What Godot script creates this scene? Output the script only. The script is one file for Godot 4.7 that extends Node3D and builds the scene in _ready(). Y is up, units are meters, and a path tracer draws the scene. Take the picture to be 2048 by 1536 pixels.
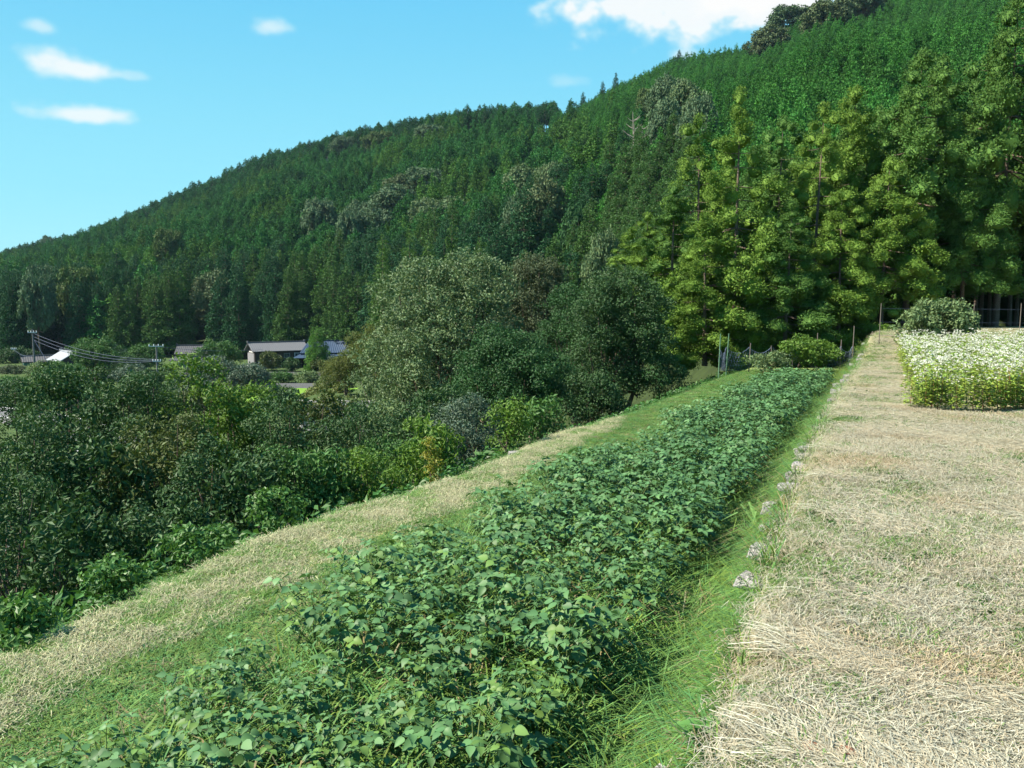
extends Node3D

# ---------------------------------------------------------------- mesh buffer
class Buf:
	var v := PackedVector3Array()
	var n := PackedVector3Array()
	var c := PackedColorArray()
	func tri(a: Vector3, b: Vector3, d: Vector3, col: Color) -> void:
		var nn := (d - a).cross(b - a).normalized()
		v.push_back(a); v.push_back(b); v.push_back(d)
		n.push_back(nn); n.push_back(nn); n.push_back(nn)
		c.push_back(col); c.push_back(col); c.push_back(col)
	func quad(a: Vector3, b: Vector3, d: Vector3, e: Vector3, col: Color) -> void:
		tri(a, b, d, col); tri(a, d, e, col)
	func add(o: Buf, xf: Transform3D) -> void:
		v.append_array(xf * o.v)
		n.append_array(Transform3D(xf.basis.orthonormalized(), Vector3.ZERO) * o.n)
		c.append_array(o.c)
	func box(at: Vector3, size: Vector3, col := Color.WHITE, turn := Basis.IDENTITY) -> void:
		var h := size / 2.0
		var p: Array[Vector3] = []
		for i in 8:
			p.append(at + turn * Vector3(h.x if i & 1 else -h.x, h.y if i & 2 else -h.y, h.z if i & 4 else -h.z))
		for f in [[0, 2, 3, 1], [5, 7, 6, 4], [4, 6, 2, 0], [1, 3, 7, 5], [2, 6, 7, 3], [0, 1, 5, 4]]:
			quad(p[f[3]], p[f[2]], p[f[1]], p[f[0]], col)
	func tube(pts: Array, rad: Array, sides: int, col := Color.WHITE) -> void:
		var rings := []
		var norms := []
		for i in pts.size():
			var t: Vector3 = (pts[mini(i + 1, pts.size() - 1)] - pts[maxi(i - 1, 0)]).normalized()
			var s := t.cross(Vector3.FORWARD if absf(t.y) > 0.8 else Vector3.UP).normalized()
			var w := s.cross(t)
			var ring := []
			var nr := []
			for k in sides:
				var a := TAU * k / sides
				var o := s * cos(a) + w * sin(a)
				ring.append(pts[i] + o * rad[i]); nr.append(o)
			rings.append(ring); norms.append(nr)
		for i in pts.size() - 1:
			for k in sides:
				var q := (k + 1) % sides
				for f in [[i, k, i + 1, k, i + 1, q], [i, k, i + 1, q, i, q]]:
					for e in [4, 2, 0]:
						v.push_back(rings[f[e]][f[e + 1]]); n.push_back(norms[f[e]][f[e + 1]]); c.push_back(col)
	func mesh() -> ArrayMesh:
		var a := []
		a.resize(Mesh.ARRAY_MAX)
		a[Mesh.ARRAY_VERTEX] = v
		a[Mesh.ARRAY_NORMAL] = n
		a[Mesh.ARRAY_COLOR] = c
		var m := ArrayMesh.new()
		if v.size(): m.add_surface_from_arrays(Mesh.PRIMITIVE_TRIANGLES, a)
		return m

var rng := RandomNumberGenerator.new()
var noise := FastNoiseLite.new()
var names := {}
var M := {}
var relief: NoiseTexture2D

func r(a: float, b: float) -> float:
	return rng.randf_range(a, b)
func P(x: float, y: float, d: float) -> Vector3:
	return Vector3(x, y, -d)
func lin(a: float, b: float, d: float) -> Color:
	return Color(a, b, d).linear_to_srgb()
func grey(a: float) -> Color:
	return Color(a, a, a)
func vary(lo: float, hi: float, warm := 0.12) -> Color:
	var k := r(lo, hi)
	var w := r(-warm, warm)
	return Color(clampf(k * (1.0 + w), 0, 1), clampf(k, 0, 1), clampf(k * (1.0 - w), 0, 1))
func unit() -> Vector3:
	var y := r(-1, 1)
	var a := r(0, TAU)
	var q := sqrt(1.0 - y * y)
	return Vector3(q * cos(a), y, q * sin(a))
func along(y: Vector3, twist: float) -> Basis:
	y = y.normalized()
	var x := y.cross(Vector3.BACK if absf(y.z) < 0.8 else Vector3.RIGHT).normalized()
	return Basis(x, y, x.cross(y)) * Basis(Vector3.UP, twist)
func pick(a: Array):
	return a[rng.randi() % a.size()]

# ---------------------------------------------------------------- nodes
func numbered(called: String) -> String:
	names[called] = names.get(called, 0) + 1
	return called if names[called] == 1 else "%s_%03d" % [called, names[called] - 1]
func meta(o: Node3D, label: String, category := "", group := "", kind := "") -> Node3D:
	if label: o.set_meta("label", label)
	if category: o.set_meta("category", category)
	if group: o.set_meta("group", group)
	if kind: o.set_meta("kind", kind)
	return o
func thing(called: String, label: String, category: String, at: Vector3, turn := 0.0, group := "") -> Node3D:
	var o := Node3D.new()
	o.name = numbered(called)
	add_child(o)
	o.position = at
	o.rotation.y = turn
	return meta(o, label, category, group)
func part(called: String, m: Mesh, mat: Material, parent: Node, xf := Transform3D.IDENTITY) -> MeshInstance3D:
	var o := MeshInstance3D.new()
	o.name = called
	o.mesh = m
	o.material_override = mat
	o.transform = xf
	parent.add_child(o, true)
	return o
func one(called: String, m: Mesh, mat: Material, label: String, category: String, at := Vector3.ZERO, group := "", kind := "") -> MeshInstance3D:
	var o := MeshInstance3D.new()
	o.name = numbered(called)
	o.mesh = m
	o.material_override = mat
	add_child(o)
	o.position = at
	meta(o, label, category, group, kind)
	return o
func structure(called: String, m: Mesh, mat: Material) -> MeshInstance3D:
	return one(called, m, mat, "", "", Vector3.ZERO, "", "structure")
func scatter(called: String, m: Mesh, mat: Material, xf: Array, cols: Array, label: String, category: String) -> void:
	var mm := MultiMesh.new()
	mm.transform_format = MultiMesh.TRANSFORM_3D
	mm.use_colors = true
	mm.mesh = m
	mm.instance_count = xf.size()
	for i in xf.size():
		mm.set_instance_transform(i, xf[i])
		mm.set_instance_color(i, cols[i])
	var o := MultiMeshInstance3D.new()
	o.name = numbered(called)
	o.multimesh = mm
	o.material_override = mat
	add_child(o)
	meta(o, label, category, "", "stuff")

# ---------------------------------------------------------------- materials
func leafy(c: Color, rough := 0.55, back := 0.5, spec := 0.5) -> StandardMaterial3D:
	var m := StandardMaterial3D.new()
	m.albedo_color = c
	m.roughness = rough
	m.metallic_specular = spec
	m.vertex_color_use_as_albedo = true
	m.cull_mode = BaseMaterial3D.CULL_DISABLED
	if back > 0.0:
		m.backlight_enabled = true
		m.backlight = Color(back, back, back * 0.6).linear_to_srgb()
	return m
func noise_tex(freq: float, ramp: Array, size := 512, seed_ := 1, oct := 5, type := FastNoiseLite.TYPE_SIMPLEX_SMOOTH) -> NoiseTexture2D:
	var f := FastNoiseLite.new()
	f.seed = seed_
	f.frequency = freq
	f.noise_type = type
	f.fractal_octaves = oct
	var t := NoiseTexture2D.new()
	t.width = size
	t.height = size
	t.seamless = true
	t.noise = f
	if ramp:
		var g := Gradient.new()
		var off := PackedFloat32Array()
		var col := PackedColorArray()
		for k in ramp:
			off.append(k[0]); col.append(k[1])
		g.offsets = off
		g.colors = col
		t.color_ramp = g
	return t
func ground_mat(ramp: Array, scale_: float, bump := 2.0, seed_ := 1, vc := true) -> StandardMaterial3D:
	var m := StandardMaterial3D.new()
	m.albedo_texture = noise_tex(0.03, ramp, 512, seed_, 5)
	m.uv1_triplanar = true
	m.uv1_world_triplanar = true
	m.uv1_scale = Vector3.ONE * scale_
	m.roughness = 0.95
	m.metallic_specular = 0.2
	m.vertex_color_use_as_albedo = vc
	m.heightmap_enabled = true
	m.heightmap_texture = relief
	m.heightmap_scale = bump
	return m
func plain(c: Color, rough := 0.8, metal := 0.0, spec := 0.4) -> StandardMaterial3D:
	var m := StandardMaterial3D.new()
	m.albedo_color = c
	m.roughness = rough
	m.metallic = metal
	m.metallic_specular = spec
	m.vertex_color_use_as_albedo = true
	return m
func rough_mat(a: Color, b: Color, scale_: float, bump := 1.0, rough := 0.9, seed_ := 3) -> StandardMaterial3D:
	var m := ground_mat([[0.25, a], [0.75, b]], scale_, bump, seed_)
	m.roughness = rough
	return m

func make_materials() -> void:
	relief = noise_tex(0.03, [], 512, 9, 5)
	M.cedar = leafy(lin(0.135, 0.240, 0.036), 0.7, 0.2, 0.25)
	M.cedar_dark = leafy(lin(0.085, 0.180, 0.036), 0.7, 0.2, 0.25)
	M.hinoki = leafy(lin(0.027, 0.105, 0.036), 0.7, 0.2, 0.3)
	M.slope_pale = leafy(lin(0.130, 0.200, 0.085), 0.65, 0.2, 0.3)
	M.slope_grey = leafy(lin(0.105, 0.175, 0.085), 0.65, 0.2, 0.3)
	M.slope_brown = leafy(lin(0.115, 0.160, 0.070), 0.65, 0.2, 0.3)
	M.slope_olive = leafy(lin(0.100, 0.160, 0.045), 0.65, 0.2, 0.3)
	M.slope_dark = leafy(lin(0.045, 0.125, 0.040), 0.65, 0.2, 0.3)
	M.sugi_far = leafy(lin(0.062, 0.145, 0.030), 0.7, 0.2, 0.3)
	M.hill = leafy(lin(0.29, 0.35, 0.17), 0.75, 0.2, 0.25)
	M.dark = leafy(lin(0.048, 0.108, 0.034), 0.55, 0.4, 0.32)
	M.mid = leafy(lin(0.070, 0.165, 0.040), 0.55, 0.45, 0.32)
	M.lime = leafy(lin(0.115, 0.215, 0.034), 0.55, 0.6, 0.32)
	M.olive = leafy(lin(0.085, 0.120, 0.032), 0.55, 0.45, 0.32)
	M.pale = leafy(lin(0.150, 0.225, 0.095), 0.6, 0.5, 0.3)
	M.grey = leafy(lin(0.100, 0.155, 0.100), 0.55, 0.3, 0.35)
	M.oak = leafy(lin(0.140, 0.215, 0.092), 0.55, 0.35, 0.36)
	M.brown = leafy(lin(0.085, 0.115, 0.055), 0.65, 0.35, 0.3)
	M.camphor = leafy(lin(0.040, 0.110, 0.032), 0.55, 0.4, 0.32)
	M.persimmon = leafy(lin(0.130, 0.160, 0.040), 0.6, 0.5, 0.3)
	M.bright = leafy(lin(0.110, 0.260, 0.045), 0.6, 0.5, 0.3)
	M.weed = leafy(lin(0.085, 0.200, 0.045), 0.5, 0.6, 0.4)
	M.bean = leafy(lin(0.098, 0.212, 0.078), 0.55, 0.4, 0.4)
	M.bean2 = leafy(lin(0.078, 0.180, 0.068), 0.55, 0.4, 0.4)
	M.bean3 = leafy(lin(0.125, 0.235, 0.055), 0.55, 0.5, 0.4)
	M.grass = leafy(lin(0.190, 0.340, 0.105), 0.6, 0.6, 0.3)
	M.straw = leafy(lin(0.620, 0.580, 0.460), 0.7, 0.3, 0.3)
	M.buck_leaf = leafy(lin(0.260, 0.360, 0.060), 0.55, 0.6, 0.4)
	M.buck_flower = leafy(lin(0.76, 0.77, 0.71), 0.8, 0.4, 0.2)
	M.bark = rough_mat(lin(0.09, 0.065, 0.05), lin(0.20, 0.16, 0.13), 1.5, 2.0)
	M.bark_pale = rough_mat(lin(0.22, 0.20, 0.18), lin(0.42, 0.40, 0.37), 1.5, 2.0)
	M.dead_wood = plain(lin(0.27, 0.24, 0.21), 0.9)
	M.stem = plain(lin(0.12, 0.16, 0.05), 0.8)
	M.stem_red = plain(lin(0.30, 0.10, 0.06), 0.7)
	M.upper = ground_mat([[0.2, lin(0.19, 0.15, 0.10)], [0.36, lin(0.33, 0.29, 0.19)], [0.5, lin(0.27, 0.29, 0.12)], [0.62, lin(0.38, 0.36, 0.21)], [0.8, lin(0.46, 0.42, 0.30)]], 0.7, 4.0, 11)
	M.lower = ground_mat([[0.25, lin(0.11, 0.17, 0.05)], [0.5, lin(0.16, 0.24, 0.07)], [0.75, lin(0.22, 0.24, 0.10)]], 0.8, 4.0, 21)
	M.mown = ground_mat([[0.25, lin(0.24, 0.24, 0.09)], [0.5, lin(0.36, 0.33, 0.17)], [0.7, lin(0.30, 0.31, 0.12)], [0.85, lin(0.44, 0.39, 0.25)]], 0.9, 3.0, 31)
	M.earth = ground_mat([[0.2, lin(0.04, 0.05, 0.025)], [0.5, lin(0.05, 0.085, 0.025)], [0.8, lin(0.07, 0.11, 0.035)]], 0.15, 6.0, 41)
	M.forest_floor = ground_mat([[0.2, lin(0.02, 0.03, 0.012)], [0.8, lin(0.04, 0.06, 0.02)]], 0.05, 6.0, 51)
	M.stone = rough_mat(lin(0.13, 0.125, 0.12), lin(0.40, 0.39, 0.37), 2.5, 2.0, 0.9, 61)
	M.stone_far = rough_mat(lin(0.08, 0.08, 0.078), lin(0.32, 0.31, 0.30), 0.9, 12.0, 0.9, 62)
	M.asphalt = rough_mat(lin(0.09, 0.09, 0.095), lin(0.15, 0.15, 0.155), 0.8, 0.6, 0.9, 63)
	M.concrete = rough_mat(lin(0.10, 0.10, 0.105), lin(0.19, 0.19, 0.19), 0.5, 1.0, 0.9, 64)
	M.white = plain(lin(0.75, 0.75, 0.75), 0.6)
	M.metal = plain(lin(0.45, 0.46, 0.47), 0.5, 0.3)
	M.wire = plain(lin(0.06, 0.08, 0.13), 0.6)
	M.net = plain(lin(0.16, 0.20, 0.30), 0.7)
	M.post = plain(lin(0.14, 0.12, 0.10), 0.9)
	M.post_green = plain(lin(0.10, 0.20, 0.12), 0.7)
	M.wood = rough_mat(lin(0.035, 0.03, 0.028), lin(0.075, 0.065, 0.06), 1.2, 0.6, 0.9, 65)
	M.wood_grey = rough_mat(lin(0.16, 0.16, 0.17), lin(0.30, 0.30, 0.32), 1.0, 0.6, 0.9, 66)
	M.plaster = rough_mat(lin(0.45, 0.44, 0.42), lin(0.60, 0.59, 0.57), 0.5, 0.3, 0.9, 67)
	M.tile_grey = rough_mat(lin(0.085, 0.09, 0.10), lin(0.14, 0.145, 0.155), 0.8, 0.8, 0.55, 68)
	M.tile_dark = rough_mat(lin(0.065, 0.065, 0.07), lin(0.11, 0.11, 0.115), 0.8, 0.8, 0.6, 69)
	M.tin_blue = rough_mat(lin(0.035, 0.055, 0.095), lin(0.05, 0.08, 0.13), 0.5, 0.4, 0.4, 70)
	M.tin_pale = rough_mat(lin(0.22, 0.24, 0.27), lin(0.38, 0.40, 0.43), 0.6, 0.6, 0.5, 71)
	M.green_wall = plain(lin(0.05, 0.13, 0.10), 0.8)
	M.glass = plain(lin(0.05, 0.06, 0.07), 0.15, 0.0, 0.6)
	M.paddy = ground_mat([[0.3, lin(0.10, 0.20, 0.025)], [0.7, lin(0.15, 0.26, 0.04)]], 0.3, 3.0, 72)
	M.car_blue = plain(lin(0.10, 0.14, 0.18), 0.35, 0.2)
	M.rubber = plain(lin(0.02, 0.02, 0.02), 0.8)
	M.brown_leaf = leafy(lin(0.20, 0.095, 0.06), 0.7, 0.3, 0.3)
	M.terrace_bank = ground_mat([[0.3, lin(0.10, 0.09, 0.05)], [0.7, lin(0.16, 0.18, 0.07)]], 0.8, 4.0, 73)

# ---------------------------------------------------------------- lie of the land (metres; d = distance ahead)
func interp(t: Array, d: float) -> float:
	var i := 0
	while i < t.size() - 2 and d > t[i + 1][0]: i += 1
	return t[i][1] + (t[i + 1][1] - t[i][1]) * (d - t[i][0]) / (t[i + 1][0] - t[i][0])
const WALL := [[-10, -4.6], [0, -0.4], [2.8, 0.71], [4.27, 1.28], [5.63, 1.85], [8.71, 3.12], [11.94, 4.55], [18.86, 7.77], [29.4, 12.79], [36, 16.0]]
const OUT := [[-10, -8.5], [0, -5.6], [6.17, -4.02], [7.1, -3.65], [8.3, -3.25], [10.2, -2.5], [11, -1.8], [12.2, -0.98], [14, -0.12], [16, 0.6], [18, 2.0], [22.5, 4.35], [28.6, 7.25], [34, 9.9], [200, 84]]
const DRY := [[-10, -7.0], [0, -4.4], [5.24, -3.2], [6.07, -2.8], [6.7, -2.45], [8.0, -1.9], [9.06, -1.4], [10.1, -0.8], [11.0, -0.35], [11.8, 0.05], [14.2, 0.8], [16.06, 1.75], [17.9, 2.2], [20, 3.0], [40, 12.4]]
const BEAN_L := [[-10, -6.3], [2.0, -3.1], [3.7, -2.5], [5.2, -2.1], [6.9, -1.3], [9.3, -0.2], [11.6, 1.15], [14.6, 2.7], [20.5, 5.75], [30, 10.5]]
const BEAN_R := [[-10, -5.6], [2.0, -0.75], [4.2, 0.25], [5.8, 1.0], [7.9, 1.95], [10.2, 2.95], [16.4, 5.75], [25, 9.8], [30, 12.3]]
func wall_x(d: float) -> float: return interp(WALL, d)
func out_x(d: float) -> float: return interp(OUT, d) + noise.get_noise_1d(d * 9.0) * 0.25
func dry_x(d: float) -> float: return interp(DRY, d)
func upper_y(x: float, d: float) -> float:
	var e := x - wall_x(d)
	return noise.get_noise_2d(x * 14.0, d * 14.0) * 0.05 + 0.42 * smoothstep(21.0, 30.0, d) - 0.14 * smoothstep(0.35, 0.0, e)
func lower_y(x: float, d: float) -> float:
	var e := x - out_x(d)
	return -1.0 + noise.get_noise_2d(x * 11.0 + 50.0, d * 11.0) * 0.05 - 0.25 * smoothstep(0.4, 0.0, e)
func bank_y(x: float, d: float) -> float:
	var k := clampf((x - wall_x(d) + 0.5) / 0.53, 0, 1)
	return lerpf(-1.04, -0.13 + 0.42 * smoothstep(21.0, 30.0, d), pow(k, 1.3)) + 0.04 * noise.get_noise_2d(x * 40.0, d * 40.0)
func land_y(x: float, d: float) -> float:
	var s := interp(OUT, d) - x
	if s < 0.0:
		if d < 31.0: return -1.5
		return -1.25 + 0.03 * clampf(-s, 0, 40) + 0.03 * (d - 31.0)
	var fl := -10.0 - 2.4 * clampf((d - 45.0) / 55.0, 0, 1) + 0.9 * smoothstep(139.0, 147.0, d)
	var k := 1.5
	return log(exp((-1.25 - 0.5 * s) / k) + exp(fl / k)) * k + noise.get_noise_2d(x * 2.0, d * 2.0) * 0.5 * smoothstep(1.0, 6.0, s)

func sheet(xa: Callable, xb: Callable, d0: float, d1: float, nd: int, nx: int, h: Callable, tint := 0.0) -> ArrayMesh:
	var v := PackedVector3Array()
	var c := PackedColorArray()
	var idx := PackedInt32Array()
	for i in nd + 1:
		var d := lerpf(d0, d1, float(i) / nd)
		var a: float = xa.call(d)
		var b: float = xb.call(d)
		for j in nx + 1:
			var x := lerpf(a, b, float(j) / nx)
			v.push_back(P(x, h.call(x, d), d))
			var k := 1.0 - tint * (0.5 + 0.5 * noise.get_noise_2d(x * 30.0, d * 30.0)) - tint * (0.5 + 0.5 * noise.get_noise_2d(x * 6.0, d * 6.0))
			c.push_back(Color(k, k, k))
	var w := nx + 1
	for i in nd:
		for j in nx:
			var p := i * w + j
			for q in [p, p + w, p + w + 1, p, p + w + 1, p + 1]: idx.push_back(q)
	return indexed(v, c, idx)
func indexed(v: PackedVector3Array, c: PackedColorArray, idx: PackedInt32Array) -> ArrayMesh:
	var n := PackedVector3Array()
	n.resize(v.size())
	for t in range(0, idx.size(), 3):
		var k := (v[idx[t + 2]] - v[idx[t]]).cross(v[idx[t + 1]] - v[idx[t]])
		for e in 3: n[idx[t + e]] += k
	for i in n.size(): n[i] = n[i].normalized()
	var a := []
	a.resize(Mesh.ARRAY_MAX)
	a[Mesh.ARRAY_VERTEX] = v
	a[Mesh.ARRAY_NORMAL] = n
	a[Mesh.ARRAY_COLOR] = c
	a[Mesh.ARRAY_INDEX] = idx
	var m := ArrayMesh.new()
	m.add_surface_from_arrays(Mesh.PRIMITIVE_TRIANGLES, a)
	return m

# the hillside: lofted from a foot line to the ridge.  [x/d, foot d, foot y, ridge d, slope of the skyline]
const HILL := [[-1.1, 205, -11.5, 650, 0.005], [-0.615, 192, -11.5, 580, 0.0538], [-0.524, 190, -11.5, 560, 0.0745], [-0.432, 188, -11.5, 540, 0.110], [-0.311, 184, -11.5, 520, 0.1625], [-0.192, 168, -11, 490, 0.1973], [-0.103, 140, -10.5, 465, 0.2117], [-0.014, 112, -10, 440, 0.226], [0.042, 98, -8, 425, 0.2277], [0.063, 94, -7, 415, 0.222], [0.133, 84, -5, 400, 0.2546], [0.191, 78, -3, 390, 0.283], [0.267, 70, -1, 375, 0.2944], [0.3135, 66, 0, 365, 0.3113], [0.365, 63, 0, 355, 0.3366], [0.423, 60, 0, 345, 0.3506], [0.509, 58, 1, 335, 0.3701], [0.594, 56, 1, 330, 0.3923], [1.1, 50, 2, 320, 0.50]]
func hill_at(u: float, t: float) -> Vector3:
	var i := 0
	while i < HILL.size() - 2 and u > HILL[i + 1][0]: i += 1
	var f: float = (u - HILL[i][0]) / (HILL[i + 1][0] - HILL[i][0])
	var fd := lerpf(HILL[i][1], HILL[i + 1][1], f)
	var fy := lerpf(HILL[i][2], HILL[i + 1][2], f)
	var rd := lerpf(HILL[i][3], HILL[i + 1][3], f)
	var e := lerpf(HILL[i][4], HILL[i + 1][4], f)
	var stand := lerpf(12.5, 7.0, smoothstep(0.045, 0.07, u))
	var ry := 1.6 + e * rd - stand
	var d := lerpf(fd, rd, t)
	var y := lerpf(fy, ry, t)
	if t > 1.0:
		y = ry - (d - rd) * 0.35
	var x := u * d
	y += noise.get_noise_2d(x * 0.55 + 300.0, d * 0.55) * 9.0 * smoothstep(0.0, 0.25, t) * smoothstep(1.0, 0.75, t)
	return P(x, y, d)

# ---------------------------------------------------------------- foliage pieces
func leaf(b: Buf, at: Vector3, dir: Vector3, up: Vector3, len: float, wid: float, col: Color) -> void:
	var s := dir.cross(up).normalized() * wid * 0.5
	var m := at + dir * len * 0.45
	var f := up * wid * 0.18
	var tip := at + dir * len - up * len * 0.08
	b.tri(at, tip, m + s + f, col)
	b.tri(at, m - s + f, tip, col)
func leaf_clump(count: int, rad: float, len: float, wid: float, flat := 0.7) -> Buf:
	var b := Buf.new()
	for i in count:
		var u := unit()
		u.y = u.y * flat + 0.15
		var at := u * rad * pow(r(0.1, 1), 0.4)
		var tan := unit()
		tan = (tan - u * tan.dot(u)).normalized()
		var dir := (tan + u * 0.35 + Vector3(0, -0.1, 0)).normalized()
		var up := (u * 0.9 + Vector3.UP * 0.45 + unit() * 0.55).normalized()
		leaf(b, at, dir, up, len * r(0.7, 1.25), wid * r(0.8, 1.2), vary(0.62, 1.0, 0.10))
	return b
func puff(count: int, rad: float, len: float, wid: float) -> Buf:
	var b := Buf.new()
	for i in count:
		var u := unit()
		if u.y < -0.5: u.y = -u.y
		var at := u * rad * r(0.55, 0.95)
		var tan := unit()
		tan = (tan - u * tan.dot(u)).normalized()
		var dir := (tan + u * 0.7 + Vector3(0, 0.3, 0)).normalized()
		var up := (u + unit() * 0.45).normalized()
		var col := vary(0.6, 1.0, 0.12)
		var s := dir.cross(up).normalized() * wid * 0.5
		var m := at + dir * len * 0.55
		var tip := at + dir * len * r(0.85, 1.2)
		b.tri(at - s * 0.3, m + s, tip, col)
		b.tri(at + s * 0.3, tip, m - s, col)
	return b

func conifer(hgt: float, rad: float, base: float, puffs: Array, whorls: int, per: int, pw: float, pscale: float, thick := 0.62, reach := 0.72, droop := 0.10) -> Array:
	# returns [crown, trunk]; base = bare share of the height
	var cr := Buf.new()
	var tr := Buf.new()
	var lean := Vector3(r(-0.02, 0.02), 0, r(-0.02, 0.02)) * hgt
	tr.tube([Vector3.ZERO, lean * 0.4 + Vector3(0, hgt * 0.4, 0), lean + Vector3(0, hgt * 0.97, 0)], [0.022 * rad + 0.008 * hgt, 0.006 * hgt, 0.01], 7)
	var ph := r(0, TAU)
	for i in whorls:
		var t := (i + r(-0.3, 0.3)) / whorls
		var h := lerpf(base, 0.97, clampf(t, 0, 1)) * hgt
		var rr := rad * pow(1.0 - clampf(t, 0, 1), pw) * r(0.78, 1.12) + 0.06 * rad
		if t < 0.12: rr *= 0.8
		var k := maxi(2, int(round(per * (0.35 + 0.65 * rr / rad))))
		for j in k:
			ph += TAU / k + r(-0.35, 0.35)
			var len := rr * r(0.7, 1.1)
			var dir := Vector3(cos(ph), 0, sin(ph))
			var root := lean * (h / hgt) + Vector3(0, h, 0)
			var tip := root + dir * len + Vector3(0, -droop * len + (0.02 + droop) * 1.1 * t * len, 0)
			if len > 0.5: tr.tube([root, root.lerp(tip, 0.55) + Vector3(0, -0.06 * len, 0), tip], [0.012 + 0.012 * len, 0.01 + 0.006 * len, 0.006], 4)
			var n := 1 + int(len / (pscale * thick))
			for q in n:
				var f := 1.0 - reach * float(q) / maxf(1.0, n)
				var at := root.lerp(tip, f) + unit() * pscale * 0.28
				var b := along((dir * 0.7 + Vector3(0, 0.8, 0) + unit() * 0.3), r(0, TAU))
				cr.add(pick(puffs), Transform3D(b.scaled(Vector3.ONE * pscale * r(0.75, 1.2) * (1.1 - 0.4 * t)), at))
	cr.add(pick(puffs), Transform3D(Basis.IDENTITY.scaled(Vector3(0.55, 0.9, 0.55) * pscale), lean + Vector3(0, hgt * 0.96, 0)))
	for i in 4: cr.add(pick(puffs), Transform3D(along(unit() + Vector3(0, 1.5, 0), r(0, TAU)).scaled(Vector3.ONE * pscale * (0.62 - 0.13 * i)), lean * 0.9 + Vector3(0, hgt * (0.86 + 0.035 * i), 0) + unit() * 0.15 * pscale))
	return [cr, tr]

func broadleaf(hgt: float, wid: float, base: float, clumps: Array, lobes: int, dens: float, cs: float, stems := 1, trunk := 1.0) -> Array:
	var cr := Buf.new()
	var tr := Buf.new()
	var ch := hgt * (1.0 - base)
	var mid := Vector3(0, hgt * base + ch * 0.5, 0)
	var feet := []
	for s in stems:
		var a := TAU * s / stems + r(-0.5, 0.5)
		var foot := Vector3(cos(a), 0, sin(a)) * 0.07 * wid * (stems - 1) * 0.6
		var neck := foot * 2.2 + Vector3(r(-0.05, 0.05) * wid, hgt * (base + 0.12), r(-0.05, 0.05) * wid)
		var tw := (0.012 * hgt + 0.018 * wid) * trunk
		tr.tube([foot - Vector3(0, 0.3, 0), foot.lerp(neck, 0.5) + Vector3(r(-0.05, 0.05), 0, r(-0.05, 0.05)) * wid * 0.4, neck], [tw, tw * 0.8, tw * 0.62], 7)
		feet.append([neck, tw])
	for i in lobes:
		var u := unit()
		var y := lerpf(-0.8, 0.95, (i + r(0, 1)) / lobes)
		var side := sqrt(maxf(0.0, 1.0 - y * y)) * r(0.45, 1.0)
		var lr := wid * r(0.15, 0.25) * (1.0 - 0.25 * absf(y))
		var a := i * 2.4 + r(-0.5, 0.5)
		var at := mid + Vector3(cos(a) * side * (wid * 0.5 - lr * 0.6), y * (ch * 0.5 - lr * 0.5), sin(a) * side * (wid * 0.5 - lr * 0.6))
		var f: Array = feet[i % feet.size()]
		var e: Vector3 = f[0]
		tr.tube([e, e.lerp(at, 0.5) + Vector3(0, -0.04 * hgt, 0) + u * 0.03 * wid, at], [f[1] * 0.5, f[1] * 0.28, f[1] * 0.1], 5)
		var k := int(dens * lr * lr * 12.6 / (cs * cs)) + 2
		for q in k:
			var d := unit()
			if d.y < -0.25 and r(0, 1) < 0.75: d.y = -d.y
			var p := at + Vector3(d.x, d.y * 0.8, d.z) * lr * r(0.62, 1.08)
			cr.add(pick(clumps), Transform3D(along(d * 0.7 + Vector3(0, 0.8, 0), r(0, TAU)).scaled(Vector3.ONE * cs * r(0.8, 1.25)), p))
	return [cr, tr]

func tree(called: String, label: String, cat: String, at: Vector3, made: Array, mat: Material, group := "", turn := 0.0, size := Vector3.ONE, bark: Material = null) -> Node3D:
	var t := thing(called, label, cat, at, turn, group)
	t.scale = size
	part("trunk", made[1], bark if bark else M.bark, t)
	part("crown", made[0], mat, t)
	return t
func meshes(made: Array) -> Array:
	return [made[0].mesh(), made[1].mesh()]

# ---------------------------------------------------------------- field plants
func leaflet(b: Buf, at: Vector3, dir: Vector3, up: Vector3, len: float, wid: float, col: Color) -> void:
	var side := dir.cross(up).normalized()
	up = side.cross(dir).normalized()
	var ts := [0.0, 0.10, 0.27, 0.5, 0.72, 0.9, 1.0]
	var ws := [0.03, 0.36, 0.5, 0.45, 0.26, 0.09, 0.0]
	var droop := r(0.05, 0.45)
	var cup := r(-0.05, 0.4)
	var wave := r(-0.06, 0.06)
	var pts := []
	var nrm := []
	var rib := Color(minf(1.0, col.r * 1.12), minf(1.0, col.g * 1.08), col.b)
	for i in 7:
		var t: float = ts[i]
		var w: float = ws[i] * wid
		var p := at + dir * len * t - up * len * droop * t * t
		var n := (up + dir * 2.0 * droop * t).normalized()
		var e := sin(t * 11.0) * wave * wid
		pts.append([p - side * w + n * (w * cup + e), p, p + side * w + n * (w * cup - e)])
		nrm.append([(n + side * cup * 1.3).normalized(), n, (n - side * cup * 1.3).normalized()])
	for i in 6:
		for h in 2:
			for f in ([[i, h], [i + 1, h], [i + 1, h + 1]] if i < 6 else []):
				b.v.push_back(pts[f[0]][f[1]]); b.n.push_back(nrm[f[0]][f[1]]); b.c.push_back(rib if f[1] == 1 else col)
			for f in [[i, h], [i + 1, h + 1], [i, h + 1]]:
				b.v.push_back(pts[f[0]][f[1]]); b.n.push_back(nrm[f[0]][f[1]]); b.c.push_back(rib if f[1] == 1 else col)
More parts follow.
